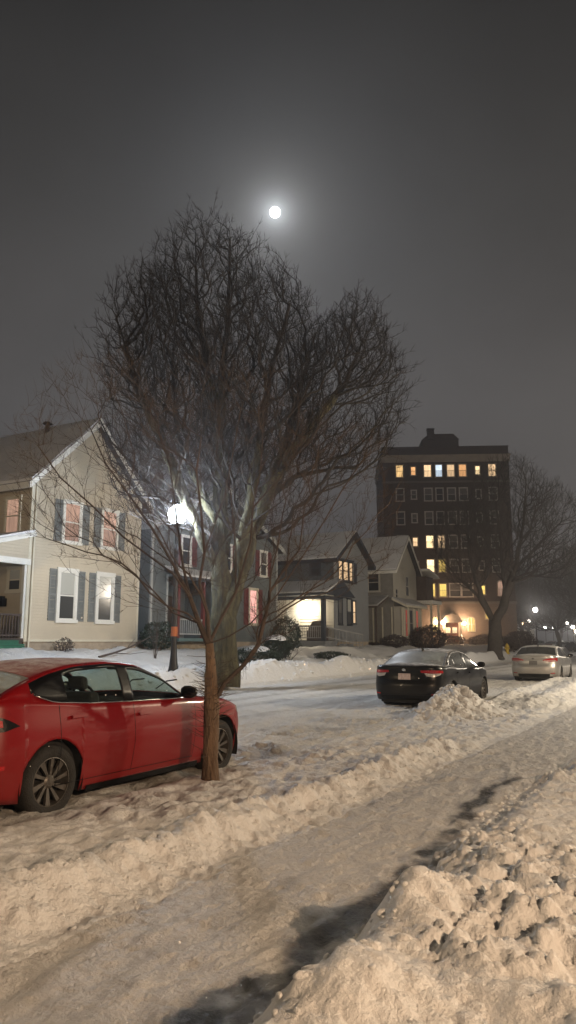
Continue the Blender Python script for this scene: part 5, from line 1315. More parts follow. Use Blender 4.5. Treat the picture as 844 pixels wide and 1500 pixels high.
def grow(seed_lines, pts, bf, r_tip, expo, root_r, twigs=0, tl=(0.15,0.4), up=0.35, seed=1, tr=None, limb=0.85, spread=0.55):
    """Greedy tree: every point hooks on to the node that keeps distance plus path length smallest."""
    rg = np.random.default_rng(seed)
    P = []; par = []; path = []
    for ln in seed_lines:                         # each: (start point index or None, list of points)
        prev = -1 if ln[0] is None else ln[0]
        if ln[0] is not None and not isinstance(ln[0], int):
            q = np.array(ln[0]); prev = int(np.argmin(np.linalg.norm(np.array(P)-q, axis=1)))
        for p in ln[1]:
            p = np.array(p, float)
            if prev >= 0:
                a = P[prev]; n = max(1, int(np.linalg.norm(p-a)/0.35)); off = rg.normal(0, 0.02, 3)
                for k in range(1, n+1):
                    q = a+(p-a)*k/n + (off+rg.normal(0, 0.012, 3))*(1 if k < n else 0)
                    P.append(q); par.append(prev); path.append(path[prev]+np.linalg.norm(q-P[prev])); prev = len(P)-1
            else: P.append(p); par.append(-1); path.append(0.0); prev = len(P)-1
    base = np.array(P[0]); n0 = len(P)
    pts = pts[np.argsort(np.linalg.norm(pts-base, axis=1)+rg.normal(0, 0.15, len(pts)))]
    A = np.zeros((n0+len(pts), 3)); A[:n0] = P; L = np.zeros(len(A)); L[:n0] = path; n = n0
    D = np.zeros((len(A), 3))
    zmin = min(p[2] for p in pts)-0.2
    fork = seed_lines[0][1][-1][2]*0.75
    L[:n0] += np.where(A[:n0,2] < min(fork, zmin), 50.0, 0.0)
    for p in pts:
        d = p-A[:n]; dist = np.linalg.norm(d, axis=1)
        down = np.maximum(0, A[:n,2]-p[2])         # growing downwards costs extra
        k = int(np.argmin(dist+bf*L[:n]+1.2*down+0.05*dist*dist))
        A[n] = p; par.append(k); L[n] = L[k]+dist[k]; n += 1
    A = A[:n]; par = np.array(par)
    # smooth the kinks
    fixed = np.zeros(n, bool); fixed[:n0] = True
    for it in range(3):
        cs = np.zeros((n,3)); cn = np.zeros(n)
        np.add.at(cs, par[1:], A[1:]); np.add.at(cn, par[1:], 1)
        has = (cn > 0) & ~fixed; has[0] = False
        tgt = (A[par]+cs/np.maximum(cn,1)[:,None])/2
        A[has] = A[has]*0.5+tgt[has]*0.5
    ch = [[] for _ in range(n)]
    for i in range(1, n):
        if par[i] >= 0: ch[par[i]].append(i)
    order = np.argsort(L % 1000 if False else np.arange(n))
    rad = np.zeros(n)
    for i in range(n-1, -1, -1):
        rad[i] = r_tip if not ch[i] else (sum(rad[c]**expo for c in ch[i]))**(1/expo)
    k = root_r/rad[0]; g = math.log(root_r/r_tip)/math.log(rad[0]/r_tip)
    rad = r_tip*(rad/r_tip)**g
    rad = np.where(rad < root_r*0.97, np.maximum(rad*(1-(1-limb)*np.clip((root_r-rad)/(root_r*0.25), 0, 1)), r_tip*0.8), rad)
    rad = rad*(1+0.45*np.exp(-np.clip(A[:,2]-A[0,2], 0, 9)/(root_r*1.6)))
    # chains
    chains = []; stack = [(0, None)]
    while stack:
        i, p0 = stack.pop(); c = ([p0] if p0 is not None else [])+[i]
        while ch[i]:
            b = max(ch[i], key=lambda q: rad[q])
            for q in ch[i]:
                if q != b: stack.append((q, i))
            c.append(b); i = b
        chains.append(c)
    trunk, crown = MB(), MB()
    def gnarl(m):
        m.v = [(x+0.10*root_r*math.sin(z*7.3/max(root_r*4,0.3)+y*9/root_r*0.3), y+0.10*root_r*math.sin(z*5.1/max(root_r*4,0.3)+x*8/root_r*0.3+1), z) for x, y, z in m.v]
    thr = root_r*0.42 if tr is None else tr
    for c in chains:
        pp = [A[i] for i in c]; rr = [rad[i] for i in c]
        if len(c) > 1 and chains[0] is not c: rr[0] = min(rr[0], rr[1]*1.15)
        if rr[-1] <= r_tip*1.3: rr[-1] = r_tip*0.5
        mx = max(rr)
        if mx >= thr:
            j = next((i for i, r in enumerate(rr) if r < thr), len(rr))
            j = max(j, 2)
            trunk.tube(pp[:j], rr[:j], 12, cap=True)
            if j < len(pp): crown.tube(pp[j-1:], rr[j-1:], 6, cap=False)
        else:
            crown.tube(pp, rr, 6 if mx > root_r*0.12 else (4 if mx > r_tip*2.5 else 3), cap=False)
    gnarl(trunk)
    if twigs:
        dirs = A-A[np.maximum(par,0)]; dl = np.linalg.norm(dirs, axis=1)+1e-9; dirs = dirs/dl[:,None]
        cand = [i for i in range(n0, n) if rad[i] < r_tip*4]
        for i in cand:
            nt = twigs if not ch[i] else max(1, twigs-1)
            for _ in range(nt):
                l = rg.uniform(*tl); v = dirs[i]*0.9+rg.normal(0, spread, 3)+np.array([0,0,up]); v /= np.linalg.norm(v)
                a = A[i]; m1 = a+v*l*0.5+rg.normal(0,0.02,3)*l*2; e = a+v*l+np.array([0,0,up*0.3*l])
                crown.tube([a, m1, e], [r_tip*0.85, r_tip*0.65, r_tip*0.35], 3, cap=False)
                if rg.random() < 0.5:
                    w = v+rg.normal(0,0.6,3); w /= np.linalg.norm(w); crown.tube([m1, m1+w*l*0.6], [r_tip*0.6, r_tip*0.3], 3, cap=False)
    return trunk, crown
def ell(n, c, r, rg, shell=0.55, D0=None):
    """Random points in an ellipsoid (lateral, depth, height radii about camera-independent axes X'/Y'), more of them towards the skin."""
    v = rg.normal(0, 1, (n,3)); v /= np.linalg.norm(v, axis=1)[:,None]; q = rg.uniform(0, 1, n)**(1/3*shell)
    v = v*q[:,None]*np.array(r)
    lx, ly = v[:,0], v[:,1]
    return np.stack([c[0]+lx*STH+ly*CTH, c[1]-lx*CTH+ly*STH, c[2]+v[:,2]], -1)
def tree(name, label, cat, loc, seeds, pts, bark, twigm, group=None, **kw):
    r = thing(name, label, cat, loc, group=group, world=True)
    tr_, cr_ = grow(seeds, pts, **kw)
    if tr_.f: tr_.build('trunk', bark, r, smooth=True, fix=False)
    cr_.build('crown', twigm, r, smooth=False, fix=False)
    return r
def off(c, lx, ly, z): return (c[0]+lx*STH+ly*CTH, c[1]-lx*CTH+ly*STH, z)

# big street tree; lateral offsets measured from its foot
B = (20.3,14.0); rg = np.random.default_rng(5)
bp_ = lambda lx, ly, z: off(B, lx, ly, z)
seeds = [(None, [bp_(0.0,0,0.25), bp_(0.0,0,1.0), bp_(0.05,0,2.2), bp_(-0.05,0,3.6)]),
 (bp_(-0.05,0,3.6), [bp_(-0.05,0.1,5.2), bp_(-0.15,0.1,8.0), bp_(-0.7,0.2,11.0), bp_(-1.1,0.3,13.6), bp_(-1.2,0.3,16.2)]),
 (bp_(-0.15,0.1,8.0), [bp_(-0.15,-0.2,10.2), bp_(0.1,-0.4,13.2), bp_(0.1,-0.5,15.8)]),
 (bp_(0.05,0,2.2), [bp_(0.45,0.1,3.5), bp_(0.85,0.1,5.0), bp_(1.6,0.2,7.0), bp_(2.9,0.3,8.9), bp_(4.2,0.4,10.6), bp_(4.9,0.4,12.4)]),
 (bp_(0.45,0.1,3.5), [bp_(0.75,-0.5,5.5), bp_(1.2,-0.8,8.2), bp_(1.6,-1.0,10.6), bp_(2.2,-1.0,12.8)]),
 (bp_(-0.05,0,3.6), [bp_(-0.7,-0.3,5.0), bp_(-1.7,-0.5,7.4), bp_(-2.9,-0.6,10.0), bp_(-3.6,-0.6,12.2)]),
 (bp_(-0.05,0.1,5.2), [bp_(-0.9,0.8,6.8), bp_(-1.9,1.6,9.0), bp_(-2.2,2.0,11.8), bp_(-2.0,2.0,14.0)]),
 (bp_(-0.7,-0.3,5.0), [bp_(-2.0,-0.8,6.2), bp_(-3.6,-1.0,8.0), bp_(-4.4,-1.0,9.6)]),
 (bp_(1.6,0.2,7.0), [bp_(2.1,0.6,8.6), bp_(2.6,1.0,10.4)])]
c_ = lambda lx, ly, z: bp_(lx, ly, z)
pts = np.concatenate([ell(4200, c_(-0.9,0.2,10.9), (2.6,2.7,6.1), rg), ell(3000, c_(-2.2,0,9.8), (2.2,2.3,4.6), rg), ell(3600, c_(1.2,0,10.4), (2.25,2.4,4.1), rg), ell(4200, c_(0,0,11.0), (3.5,2.9,4.9), rg),
    ell(3400, c_(4.15,0.3,10.1), (2.15,2.1,3.0), rg), ell(1000, c_(-2.7,-0.2,12.2), (1.9,1.6,2.6), rg), ell(1500, c_(0,0,7.2), (4.0,2.6,2.4), rg), ell(700, c_(4.6,0.2,12.0), (1.1,1.2,1.9), rg)])
pts = pts[pts[:,2] > 4.8]
k_ = rg.random(len(pts)) < 0.05; cc = pts.mean(axis=0); pts[k_] = cc+(pts[k_]-cc)*rg.uniform(1.02,1.14,(k_.sum(),1)); pts = pts+rg.normal(0,0.02,pts.shape)
pts = pts[np.linalg.norm(pts-np.array([19.08,15.0,5.7]), axis=1) > 1.7]; pts = pts[rg.random(len(pts)) < 0.80]
tree('tall_bare_tree', 'tall spreading bare tree on the far verge, in front of the grey-green house', 'tree', (B[0],B[1],0.3), seeds, pts, M_bark, M_twig,
     bf=0.15, r_tip=0.0074, expo=2.35, root_r=0.43, twigs=3, tl=(0.12,0.36), spread=0.50, limb=1.08, seed=3, tr=0.13)

# small tree beside the red car
B2 = (6.9,4.88); q_ = lambda lx, ly, z: off(B2, lx, ly, z); rg = np.random.default_rng(9)
seeds = [(None, [q_(0.0,0,0.02), q_(-0.005,0,0.35), q_(0.0,0,0.9), q_(-0.02,0,1.35), q_(-0.04,0,1.58)]),
 (q_(-0.04,0,1.58), [q_(-0.16,0.05,1.8), q_(-0.28,0.1,2.1), q_(-0.75,0.2,2.9), q_(-1.35,0.3,3.7), q_(-1.75,0.3,4.6)]),
 (q_(-0.04,0,1.58), [q_(-0.06,-0.05,1.9), q_(-0.10,-0.1,2.6), q_(-0.2,-0.2,3.5), q_(-0.15,-0.3,4.3)]),
 (q_(-0.04,0,1.58), [q_(0.08,0.05,1.85), q_(0.24,0.1,2.15), q_(0.40,0.2,2.75), q_(0.5,0.3,3.6), q_(0.9,0.4,4.4)]),
 (q_(-0.04,0,1.50), [q_(0.18,0,1.66), q_(0.42,-0.05,1.80), q_(0.72,-0.1,2.12), q_(1.05,-0.1,2.62), q_(1.45,-0.1,3.3), q_(1.85,-0.1,4.1)]),
 (q_(-0.28,0.1,2.1), [q_(-0.45,-0.1,2.35), q_(-1.0,-0.2,2.75), q_(-1.7,-0.3,3.4), q_(-2.2,-0.3,4.1)]),
 (q_(-0.10,-0.1,2.6), [q_(0.12,-0.2,3.2), q_(0.3,-0.3,4.2)]),
 (q_(-0.28,0.1,2.1), [q_(-0.45,0.3,2.8), q_(-0.6,0.4,3.7), q_(-0.9,0.5,4.6)]),
 (q_(0.24,0.1,2.15), [q_(0.2,0.3,2.9), q_(0.1,0.5,3.9)]),
 (q_(0.0,0,1.02), [q_(0.14,0,1.15), q_(0.34,0.02,1.34), q_(0.50,0.05,1.56), q_(0.56,0.05,1.80), q_(0.62,0.08,2.05)])]
pts = np.concatenate([ell(620, q_(-1.35,0,3.65), (1.0,0.9,1.35), rg), ell(760, q_(0.1,0,3.5), (1.25,1.0,1.45), rg), ell(430, q_(1.35,0,3.1), (0.85,0.7,1.15), rg),
    ell(200, q_(-0.5,0,2.6), (1.0,0.7,0.8), rg), ell(130, q_(0.62,0,1.75), (0.22,0.2,0.35), rg)])
pts = pts[(pts[:,2] > 1.62) & (rg.random(len(pts)) < 0.82)]
tr2 = tree('small_bare_tree', 'small bare tree with reddish bark on the near verge, overlapping the red car', 'tree', (B2[0],B2[1],0.0), seeds, pts, M_bark2, M_twig2,
     bf=0.25, r_tip=0.0024, expo=2.1, root_r=0.080, limb=0.62, twigs=3, tl=(0.07,0.24), seed=4, tr=0.030)
# spiky shoots on its trunk
m = MB()
for _ in range(150):
    z = rg.choice([rg.normal(1.03,0.10), rg.normal(0.85,0.25), rg.normal(1.25,0.15)]); a = rg.uniform(0, 6.28); l = rg.uniform(0.04, 0.22)
    p = Vector(q_(0.085*math.cos(a), 0.085*math.sin(a), max(0.25, z))); e = p+Vector((math.cos(a)*STH*l+math.sin(a)*CTH*l, -math.cos(a)*CTH*l+math.sin(a)*STH*l, rg.uniform(-0.02,0.6)*l))
    m.tube([p, (p+e)/2+Vector(rg.normal(0,0.008,3)), e], [0.0035,0.003,0.0015], 3, cap=False)
for _ in range(60):
    f = rg.random(); p = Vector(q_(0.06+0.42*f, 0, 1.06+0.42*f)); v = Vector(rg.normal(0,1,3)); v.normalize(); l = rg.uniform(0.05,0.20)
    m.tube([p, p+v*l], [0.003,0.0015], 3, cap=False)
m.build('shoots', M_twig2, tr2, fix=False)['kind'] = 'stuff'

# dark tree in front of the tower
B3 = (57.4,14.6); r3 = lambda lx, ly, z: off(B3, lx, ly, z); rg = np.random.default_rng(12)
seeds = [(None, [r3(0,0,0.2), r3(0,0,1.6), r3(0.05,0,3.0)]),
 (r3(0.05,0,3.0), [r3(-0.9,0,4.8), r3(-1.6,0,7.5), r3(-1.8,0,11)]), (r3(0.05,0,3.0), [r3(0.9,0,4.6), r3(1.8,0,7.2), r3(2.6,0,10.5), r3(3.0,0,14)]),
 (r3(0.9,0,4.6), [r3(1.0,0.6,8), r3(0.8,0.8,12)]), (r3(1.8,0,7.2), [r3(3.6,0,8.9), r3(5.6,0,10.8)]), (r3(-0.9,0,4.8), [r3(-2.6,0.4,6.5), r3(-4.0,0.6,8.4)])]
pts = np.concatenate([ell(1700, r3(1.6,0,11), (3.6,3.2,5.0), rg), ell(900, r3(4.6,0,10), (2.8,2.6,3.9), rg), ell(900, r3(-2.0,0,9), (2.6,2.6,3.6), rg)])
pts = pts[pts[:,2] > 5.0]
tree('dark_bare_tree', 'dark bare tree with a forked trunk standing in front of the brick tower', 'tree', (B3[0],B3[1],0.2), seeds, pts, M_barkd, M_twig_far,
     bf=0.3, r_tip=0.012, expo=2.4, root_r=0.48, twigs=3, tl=(0.3,0.8), seed=6, tr=0.15)

# farther bare trees: one built, then copies
def far_tree(loc, hgt, wid, label, seed, n=1300, group='bare trees far down the street', dens=3, bark=None):
    rg = np.random.default_rng(seed); c = (loc[0], loc[1]); g = gz(*c); k = lambda lx, ly, z: off(c, lx, ly, g+z)
    seeds = [(None, [k(0,0,-0.3), k(0,0,hgt*0.12), k(0.05*wid,0,hgt*0.22)])]
    for j in range(4):
        a = j*1.7+seed; seeds.append((k(0.05*wid,0,hgt*0.22), [k(0.30*wid*math.cos(a),0.3*wid*math.sin(a),hgt*0.45), k(0.45*wid*math.cos(a),0.4*wid*math.sin(a),hgt*0.75)]))
    pts = np.concatenate([ell(n, k(0,0,hgt*0.62), (wid*0.9,wid*0.8,hgt*0.36), rg), ell(n//2, k(wid*0.3,0,hgt*0.5), (wid*0.8,wid*0.7,hgt*0.28), rg)])
    return tree('bare_tree', label, 'tree', (c[0],c[1],g), seeds, pts, bark or M_barkd, M_twig_far, group=group, bf=0.3, r_tip=0.022, expo=2.4, root_r=0.33, twigs=dens, tl=(0.4,1.1), seed=seed, tr=0.16)
def copy_to(src, loc, rz, sc, label, group='bare trees far down the street'):
    c = copy_tree(src); c.location = (loc[0], loc[1], gz(*loc)-0.2); c.rotation_euler = (0,0,rz); c.scale = (sc,sc,sc); c['label'] = label; c['group'] = group; return c
f1 = far_tree((104.0,14.0), 15.5, 6.0, 'bare tree at the right edge, nearest beyond the dark forked tree', 21)
f2 = far_tree((128.0,32.5), 15.0, 6.5, 'bare tree beyond the tower, above the distant street lamp', 22)
copy_to(f1, (140.0,30.5), 2.1, 1.05, 'bare tree far off, behind the distant row of cars')
copy_to(f2, (118.0,13.0), 1.0, 1.15, 'dense bare tree far off at the right edge of the picture')
copy_to(f1, (172.0,26.0), 3.3, 1.25, 'bare tree far off, behind the bright cluster of lamps')
copy_to(f2, (190.0,40.0), 4.0, 1.2, 'bare tree at the very end of the street, left part')
copy_to(f1, (215.0,37.0), 5.2, 1.3, 'bare tree at the very end of the street, right part')
copy_to(f2, (158.0,38.5), 0.4, 0.95, 'bare tree behind the lamps left of the lone dark car')
copy_to(f2, (124.0,21.5), 2.6, 0.95, 'bare tree directly over the distant row of cars')
copy_to(f1, (138.0,16.0), 0.2, 1.3, 'tall bare tree cut off by the right edge of the picture, behind the others')
copy_to(f1, (27.5,48.0), 0.9, 1.02, 'bare treetop rising behind the roof of the beige house', 'bare treetops behind the houses')
copy_to(f2, (72.0,46.0), 1.9, 0.72, 'small bare treetop behind the snowy roof of the pale house', 'bare treetops behind the houses')
copy_to(f1, (62.0,52.0), 2.9, 0.85, 'bare treetop behind the roof of the dark house', 'bare treetops behind the houses')

# ---------------------------------------------------------------- shrubs
M_ever = pm('evergreen', (0.022,0.035,0.022), rough=0.8, var=0.4, scale=8)
M_shrub = pm('shrub_brown', (0.045,0.033,0.030), rough=0.9, var=0.4, scale=8)
def leaf_shrub(name, label, loc, r, hgt, mat, n=1600, group=None, cap=0.0, leaf=0.05, seed=1):
    rg = np.random.default_rng(seed); o = thing(name, label, 'shrub', (loc[0],loc[1],loc[2]), group=group)
    m = MB()
    for _ in range(n):
        v = rg.normal(0,1,3); v /= np.linalg.norm(v); q = rg.uniform(0.55,1.0)**0.5; lump = 1+0.13*math.sin(v[0]*5+seed)*math.cos(v[1]*4)+0.06*math.sin(v[2]*9)
        p = np.array([v[0]*r*q*lump, v[1]*r*q*lump, hgt*0.5+v[2]*hgt*0.5*q*lump])
        if p[2] < 0: p[2] = -p[2]*0.3
        a = rg.normal(0,1,3); a /= np.linalg.norm(a); b = np.cross(a, rg.normal(0,1,3)); b /= np.linalg.norm(b)+1e-9; l = leaf*rg.uniform(0.7,1.6)
        m.add([tuple(p-a*l), tuple(p+b*l*0.4), tuple(p+a*l), tuple(p-b*l*0.4)], [(0,1,2,3)])
    m.build('leaves', mat, o, fix=False)
    m = MB()
    for k in range(7):
        a = k*0.9; m.tube([(0.05*math.cos(a),0.05*math.sin(a),-0.1),(r*0.4*math.cos(a),r*0.4*math.sin(a),hgt*0.45),(r*0.7*math.cos(a),r*0.7*math.sin(a),hgt*0.75)],[0.03,0.018,0.008],5)
    m.build('stems', M_brown, o, fix=False)
    if cap > 0:
        m = MB(); nn = 22; pr = []
        bm = bmesh.new(); bmesh.ops.create_icosphere(bm, subdivisions=3, radius=1)
        vs = [(v.co.x*r*cap*(1+0.15*math.sin(v.co.y*4+seed)), v.co.y*r*cap*(1+0.12*math.cos(v.co.x*5)), hgt*0.93+v.co.z*0.13*(1 if v.co.z > 0 else 0.4)+0.04*math.sin(v.co.x*4)-0.10*(v.co.x**2+v.co.y**2)*hgt) for v in bm.verts]
        fs = [tuple(v.index for v in f.verts) for f in bm.faces]; bm.free(); m.add(vs, fs); m.build('snow_cap', M_snowcap, o, smooth=True)
    return o
def at(s, t, dz=0.0): return (s, t, gz(s, t)+dz)
leaf_shrub('round_evergreen', 'round dark evergreen with a cap of snow left of the lit porch', at(31.5,18.6), 0.72, 1.25, M_ever, 2600, cap=0.75, seed=2)
leaf_shrub('tall_evergreen', 'tall clipped evergreen standing behind the snow-capped round one', at(34.6,19.8), 0.80, 1.95, M_ever, 3200, seed=3)
leaf_shrub('low_evergreen', 'low spreading evergreen weighed down with snow behind the big tree trunk', at(28.6,17.9), 1.15, 0.70, M_ever, 2400, cap=0.55, seed=4)
leaf_shrub('low_evergreen', 'low evergreen flattened under snow right of the round one', at(36.8,18.2), 0.9, 0.42, M_ever, 1200, seed=14)
leaf_shrub('foundation_shrub', 'dark shrub in the gap between the beige and the grey-green house', at(25.9,21.2), 0.85, 1.25, M_ever, 2200, seed=5)
leaf_shrub('brown_shrub', 'small brown shrub against the foundation of the beige house', at(20.5,21.3,-0.1), 0.40, 0.62, M_shrub, 700, seed=6, leaf=0.03)
leaf_shrub('dark_bush', 'broad dark bush before the balcony of the pale house', at(57.5,19.9), 1.5, 1.9, M_shrub, 5200, seed=7, leaf=0.07)
leaf_shrub('dark_bush', 'dark bush between the two small porches of the houses', at(52.2,20.6), 1.1, 0.9, M_shrub, 2000, seed=8, leaf=0.06)
leaf_shrub('dark_bush', 'low dark bush left of the tower steps', at(86.5,26.9), 1.5, 1.3, M_shrub, 2000, seed=9, leaf=0.08)
leaf_shrub('dark_bush', 'wide dark hedge under the tower wall right of the steps', at(90.5,23.9), 2.6, 1.6, M_shrub, 4000, seed=10, leaf=0.09)
leaf_shrub('dark_bush', 'dark hedge at the right corner of the tower', at(92.5,21.3), 2.1, 1.6, M_shrub, 3000, seed=13, leaf=0.09)
leaf_shrub('round_bush', 'big round bush beside the yellow hydrant and the silver car', at(76.7,17.0,-0.1), 1.55, 2.5, M_shrub, 5500, seed=11, leaf=0.07)
# sapling and fallen branches
def twiggy(name, label, cat, loc, hgt, spread, n, seed, mat, r0=0.014, lay=False):
    rg = np.random.default_rng(seed); o = thing(name, label, cat, loc); m = MB()
    for _ in range(n):
        a = rg.uniform(0, 6.28); d = rg.uniform(0.2,1)*spread; h = hgt*rg.uniform(0.5,1)
        p0 = np.array([rg.normal(0,0.04), rg.normal(0,0.04), -0.05]); p1 = np.array([d*0.35*math.cos(a), d*0.35*math.sin(a), h*0.5]); p2 = np.array([d*math.cos(a), d*math.sin(a), h])
        m.tube([p0,p1,p2],[r0,r0*0.6,r0*0.25],4,cap=False)
        for _k in range(3): v = rg.normal(0,0.22,3)*spread; v[2] = abs(v[2]); m.tube([p1+(p2-p1)*rg.random(), p2+v],[r0*0.35,r0*0.15],3,cap=False)
    m.build('twigs', mat, o, fix=False); return o
twiggy('sapling', 'thin leafless sapling behind the street lamp', 'sapling', at(24.0,19.8), 2.0, 0.7, 8, 31, M_twig2)
twiggy('bare_shrub', 'leafless shrub poking through the snow before the grey-green house', 'shrub', at(31.0,17.6), 0.9, 0.8, 14, 32, M_twig)
twiggy('twig_tuft', 'tuft of dead twigs on the snow left of the big trunk', 'twigs', at(20.6,16.2), 0.35, 0.9, 10, 33, M_twig)
twiggy('twig_tuft', 'small dead twigs on the snow between the big trunk and the round evergreen', 'twigs', at(23.4,15.6), 0.30, 0.7, 9, 34, M_twig)
fb_ = thing('fallen_branch', 'fallen bare branch leaning on the snow at the corner of the beige house', 'branch', at(22.6,20.3))
MB().tube([(-1.6,-0.3,0.03),(-0.6,-0.1,0.16),(0.5,0.1,0.36),(1.9,0.3,0.75),(2.4,0.4,0.80)],[0.045,0.04,0.032,0.02,0.01],6).tube([(-0.6,-0.1,0.16),(-0.1,-0.5,0.12),(0.5,-0.8,0.2)],[0.02,0.014,0.006],5).tube([(0.5,0.1,0.36),(0.9,0.5,0.4),(1.5,0.7,0.7)],[0.02,0.014,0.006],5).build('branch', M_brown, fb_)
# hydrant
hy = thing('fire_hydrant', 'yellow fire hydrant in the snow left of the silver car', 'hydrant', at(60.6,14.5,-0.05))
M_hyd = pm('hydrant_yellow', (0.55,0.38,0.03), rough=0.5)
MB().lathe([(0.20,0),(0.20,0.06),(0.14,0.08),(0.13,0.55),(0.17,0.57),(0.17,0.62),(0.14,0.66),(0.10,0.76),(0.04,0.80),(0.04,0.86),(0,0.87)],(0,0,0),16).build('barrel', M_hyd, hy, smooth=True)
for a in (0, 2.1, -2.1): MB().tube([(0.10*math.cos(a),0.10*math.sin(a),0.45),(0.22*math.cos(a),0.22*math.sin(a),0.45)],[0.06,0.065],10).build('outlet_cap', M_hyd, hy)

# ---------------------------------------------------------------- distant building behind the street
dh = thing('distant_house', 'pale low building at the very end of the street', 'house', (205.0,46.0,0.2), rotz=bd)
MB().box(-6, 8, -4, 4, 0, 4.4).build('wall', M_sid_cream, dh)
m = MB(); m.prism([(-6.4,4.4),(8.4,4.4),(7,6.2),(-5,6.2)], lambda a, z, d: (a, d, z), -4.4, 4.4); m.build('roof', M_rsnow, dh)
for x in (-4.5,-1.5,1.5,4.5):
    wo = MB().box(x-0.5, x+0.5, -4.06, -4.0, 1.2, 2.8).build('window', M_trim, dh); MB().box(x-0.4, x+0.4, -4.09, -4.06, 1.3, 2.7).build('pane', D_dark, wo)

# ---------------------------------------------------------------- moon, sky
moon_d = Vector((0.7880,0.4677,0.5680)).normalized() 
md = thing('moon', 'full bright white moon above the tall bare tree', 'moon', tuple(moon_d*3000+Vector((0,0,1.6))))
bm = bmesh.new(); bmesh.ops.create_icosphere(bm, subdivisions=4, radius=20.0); me = bpy.data.meshes.new('moon_disc'); bm.to_mesh(me); bm.free()
me.polygons.foreach_set('use_smooth', [True]*len(me.polygons)); me.materials.append(emit_mat('moon_glow', (0.92,0.96,1.0), 9.0)); mo = bpy.data.objects.new('disc', me); COL.objects.link(mo); mo.parent = md

w = bpy.data.worlds.new('World'); SC.world = w; w.use_nodes = True; nt = w.node_tree; nt.nodes.clear(); L = nt.links
out = nt.nodes.new('ShaderNodeOutputWorld'); bg = N(nt, 'ShaderNodeBackground', i_Strength=1.0)
tc = N(nt, 'ShaderNodeTexCoord')
nm = N(nt, 'ShaderNodeVectorMath', operation='NORMALIZE'); L.new(tc.outputs['Generated'], nm.inputs[0])
sx = N(nt, 'ShaderNodeSeparateXYZ'); L.new(nm.outputs[0], sx.inputs[0])
cr = N(nt, 'ShaderNodeValToRGB'); L.new(sx.outputs['Z'], cr.inputs[0]); el = cr.color_ramp.elements
SKY = [(0.0,(0.050,0.048,0.050)),(0.12,(0.076,0.071,0.070)),(0.30,(0.084,0.079,0.077)),(0.50,(0.050,0.047,0.0455)),(0.70,(0.021,0.020,0.0195)),(0.85,(0.015,0.014,0.014))]
el[0].position = 0; el[0].color = c4(SKY[0][1]); el[1].position = SKY[-1][0]; el[1].color = c4(SKY[-1][1])
for p, c in SKY[1:-1]: e = el.new(p); e.color = c4(c)
# thin cloud lit round the moon
dt = N(nt, 'ShaderNodeVectorMath', operation='DOT_PRODUCT'); L.new(nm.outputs[0], dt.inputs[0]); dt.inputs[1].default_value = tuple(moon_d)
ac = N(nt, 'ShaderNodeMath', operation='ARCCOSINE'); L.new(dt.outputs['Value'], ac.inputs[0])
def expo(scale, amp):
    a = N(nt, 'ShaderNodeMath', operation='MULTIPLY'); L.new(ac.outputs[0], a.inputs[0]); a.inputs[1].default_value = -1.0/scale
    b2 = N(nt, 'ShaderNodeMath', operation='EXPONENT'); L.new(a.outputs[0], b2.inputs[0])
    c2 = N(nt, 'ShaderNodeMath', operation='MULTIPLY'); L.new(b2.outputs[0], c2.inputs[0]); c2.inputs[1].default_value = amp; return c2
h1 = expo(0.012, 1.0); h2 = expo(0.040, 0.22); h3 = expo(0.20, 0.022)
cn = N(nt, 'ShaderNodeTexNoise', i_Scale=3.0, i_Detail=6.0, i_Roughness=0.55); L.new(nm.outputs[0], cn.inputs['Vector'])
cf = N(nt, 'ShaderNodeMapRange'); cf.inputs['From Min'].default_value = 0.3; cf.inputs['From Max'].default_value = 0.7; cf.inputs['To Min'].default_value = 0.84; cf.inputs['To Max'].default_value = 1.14; L.new(cn.outputs['Fac'], cf.inputs['Value'])
s1 = cr
def addc(prev, h, col):
    v = N(nt, 'ShaderNodeVectorMath', operation='SCALE'); v.inputs[0].default_value = col; L.new(h.outputs[0], v.inputs['Scale'])
    a = N(nt, 'ShaderNodeVectorMath', operation='ADD'); L.new(prev.outputs[0], a.inputs[0]); L.new(v.outputs[0], a.inputs[1]); return a
o1 = addc(s1, h1, (0.86,0.93,1.0)); o1 = addc(o1, h2, (1.0,0.98,0.93)); o1 = addc(o1, h3, (1.0,0.97,0.93))
o2 = N(nt, 'ShaderNodeVectorMath', operation='SCALE'); L.new(o1.outputs[0], o2.inputs[0]); L.new(cf.outputs[0], o2.inputs['Scale'])
bg.inputs['Strength'].default_value = 0.80; L.new(o2.outputs[0], bg.inputs[0]); L.new(bg.outputs[0], out.inputs[0])

# ---------------------------------------------------------------- lights
def light(kind, name, loc, energy, col, size=0.15, rot=None, **kw):
    d = bpy.data.lights.new(name, kind); d.energy = energy; d.color = col
    if kind == 'SUN': d.angle = size
    else: d.shadow_soft_size = size
    for k, v in kw.items(): setattr(d, k, v)
    o = bpy.data.objects.new(name, d); COL.objects.link(o); o.location = loc
    if rot is not None: o.rotation_euler = rot
    return o
light('SUN', 'moonlight', (0,0,50), 0.11, (0.88,0.93,1.0), R(4), rot=(-moon_d).to_track_quat('-Z','Y').to_euler())
WARM = (1.0,0.68,0.42)
light('POINT', 'building_lamp', (1.3,-6.2,4.3), 3100, WARM, 0.10)
light('POINT', 'street_lamp_light', (19.08,15.0,5.70), 2600, (0.80,0.89,1.0), 0.20)
light('POINT', 'left_street_lamp_light', (-1.0,14.8,5.7), 1500, (1.0,0.76,0.48), 0.20)
light('POINT', 'porch_light_light', (44.40,23.95,3.83), 300, (1.0,0.84,0.60), 0.10)
for p in lamp_pts[1:]: light('POINT', 'lantern_light', p, 850, (1.0,0.62,0.36), 0.15)
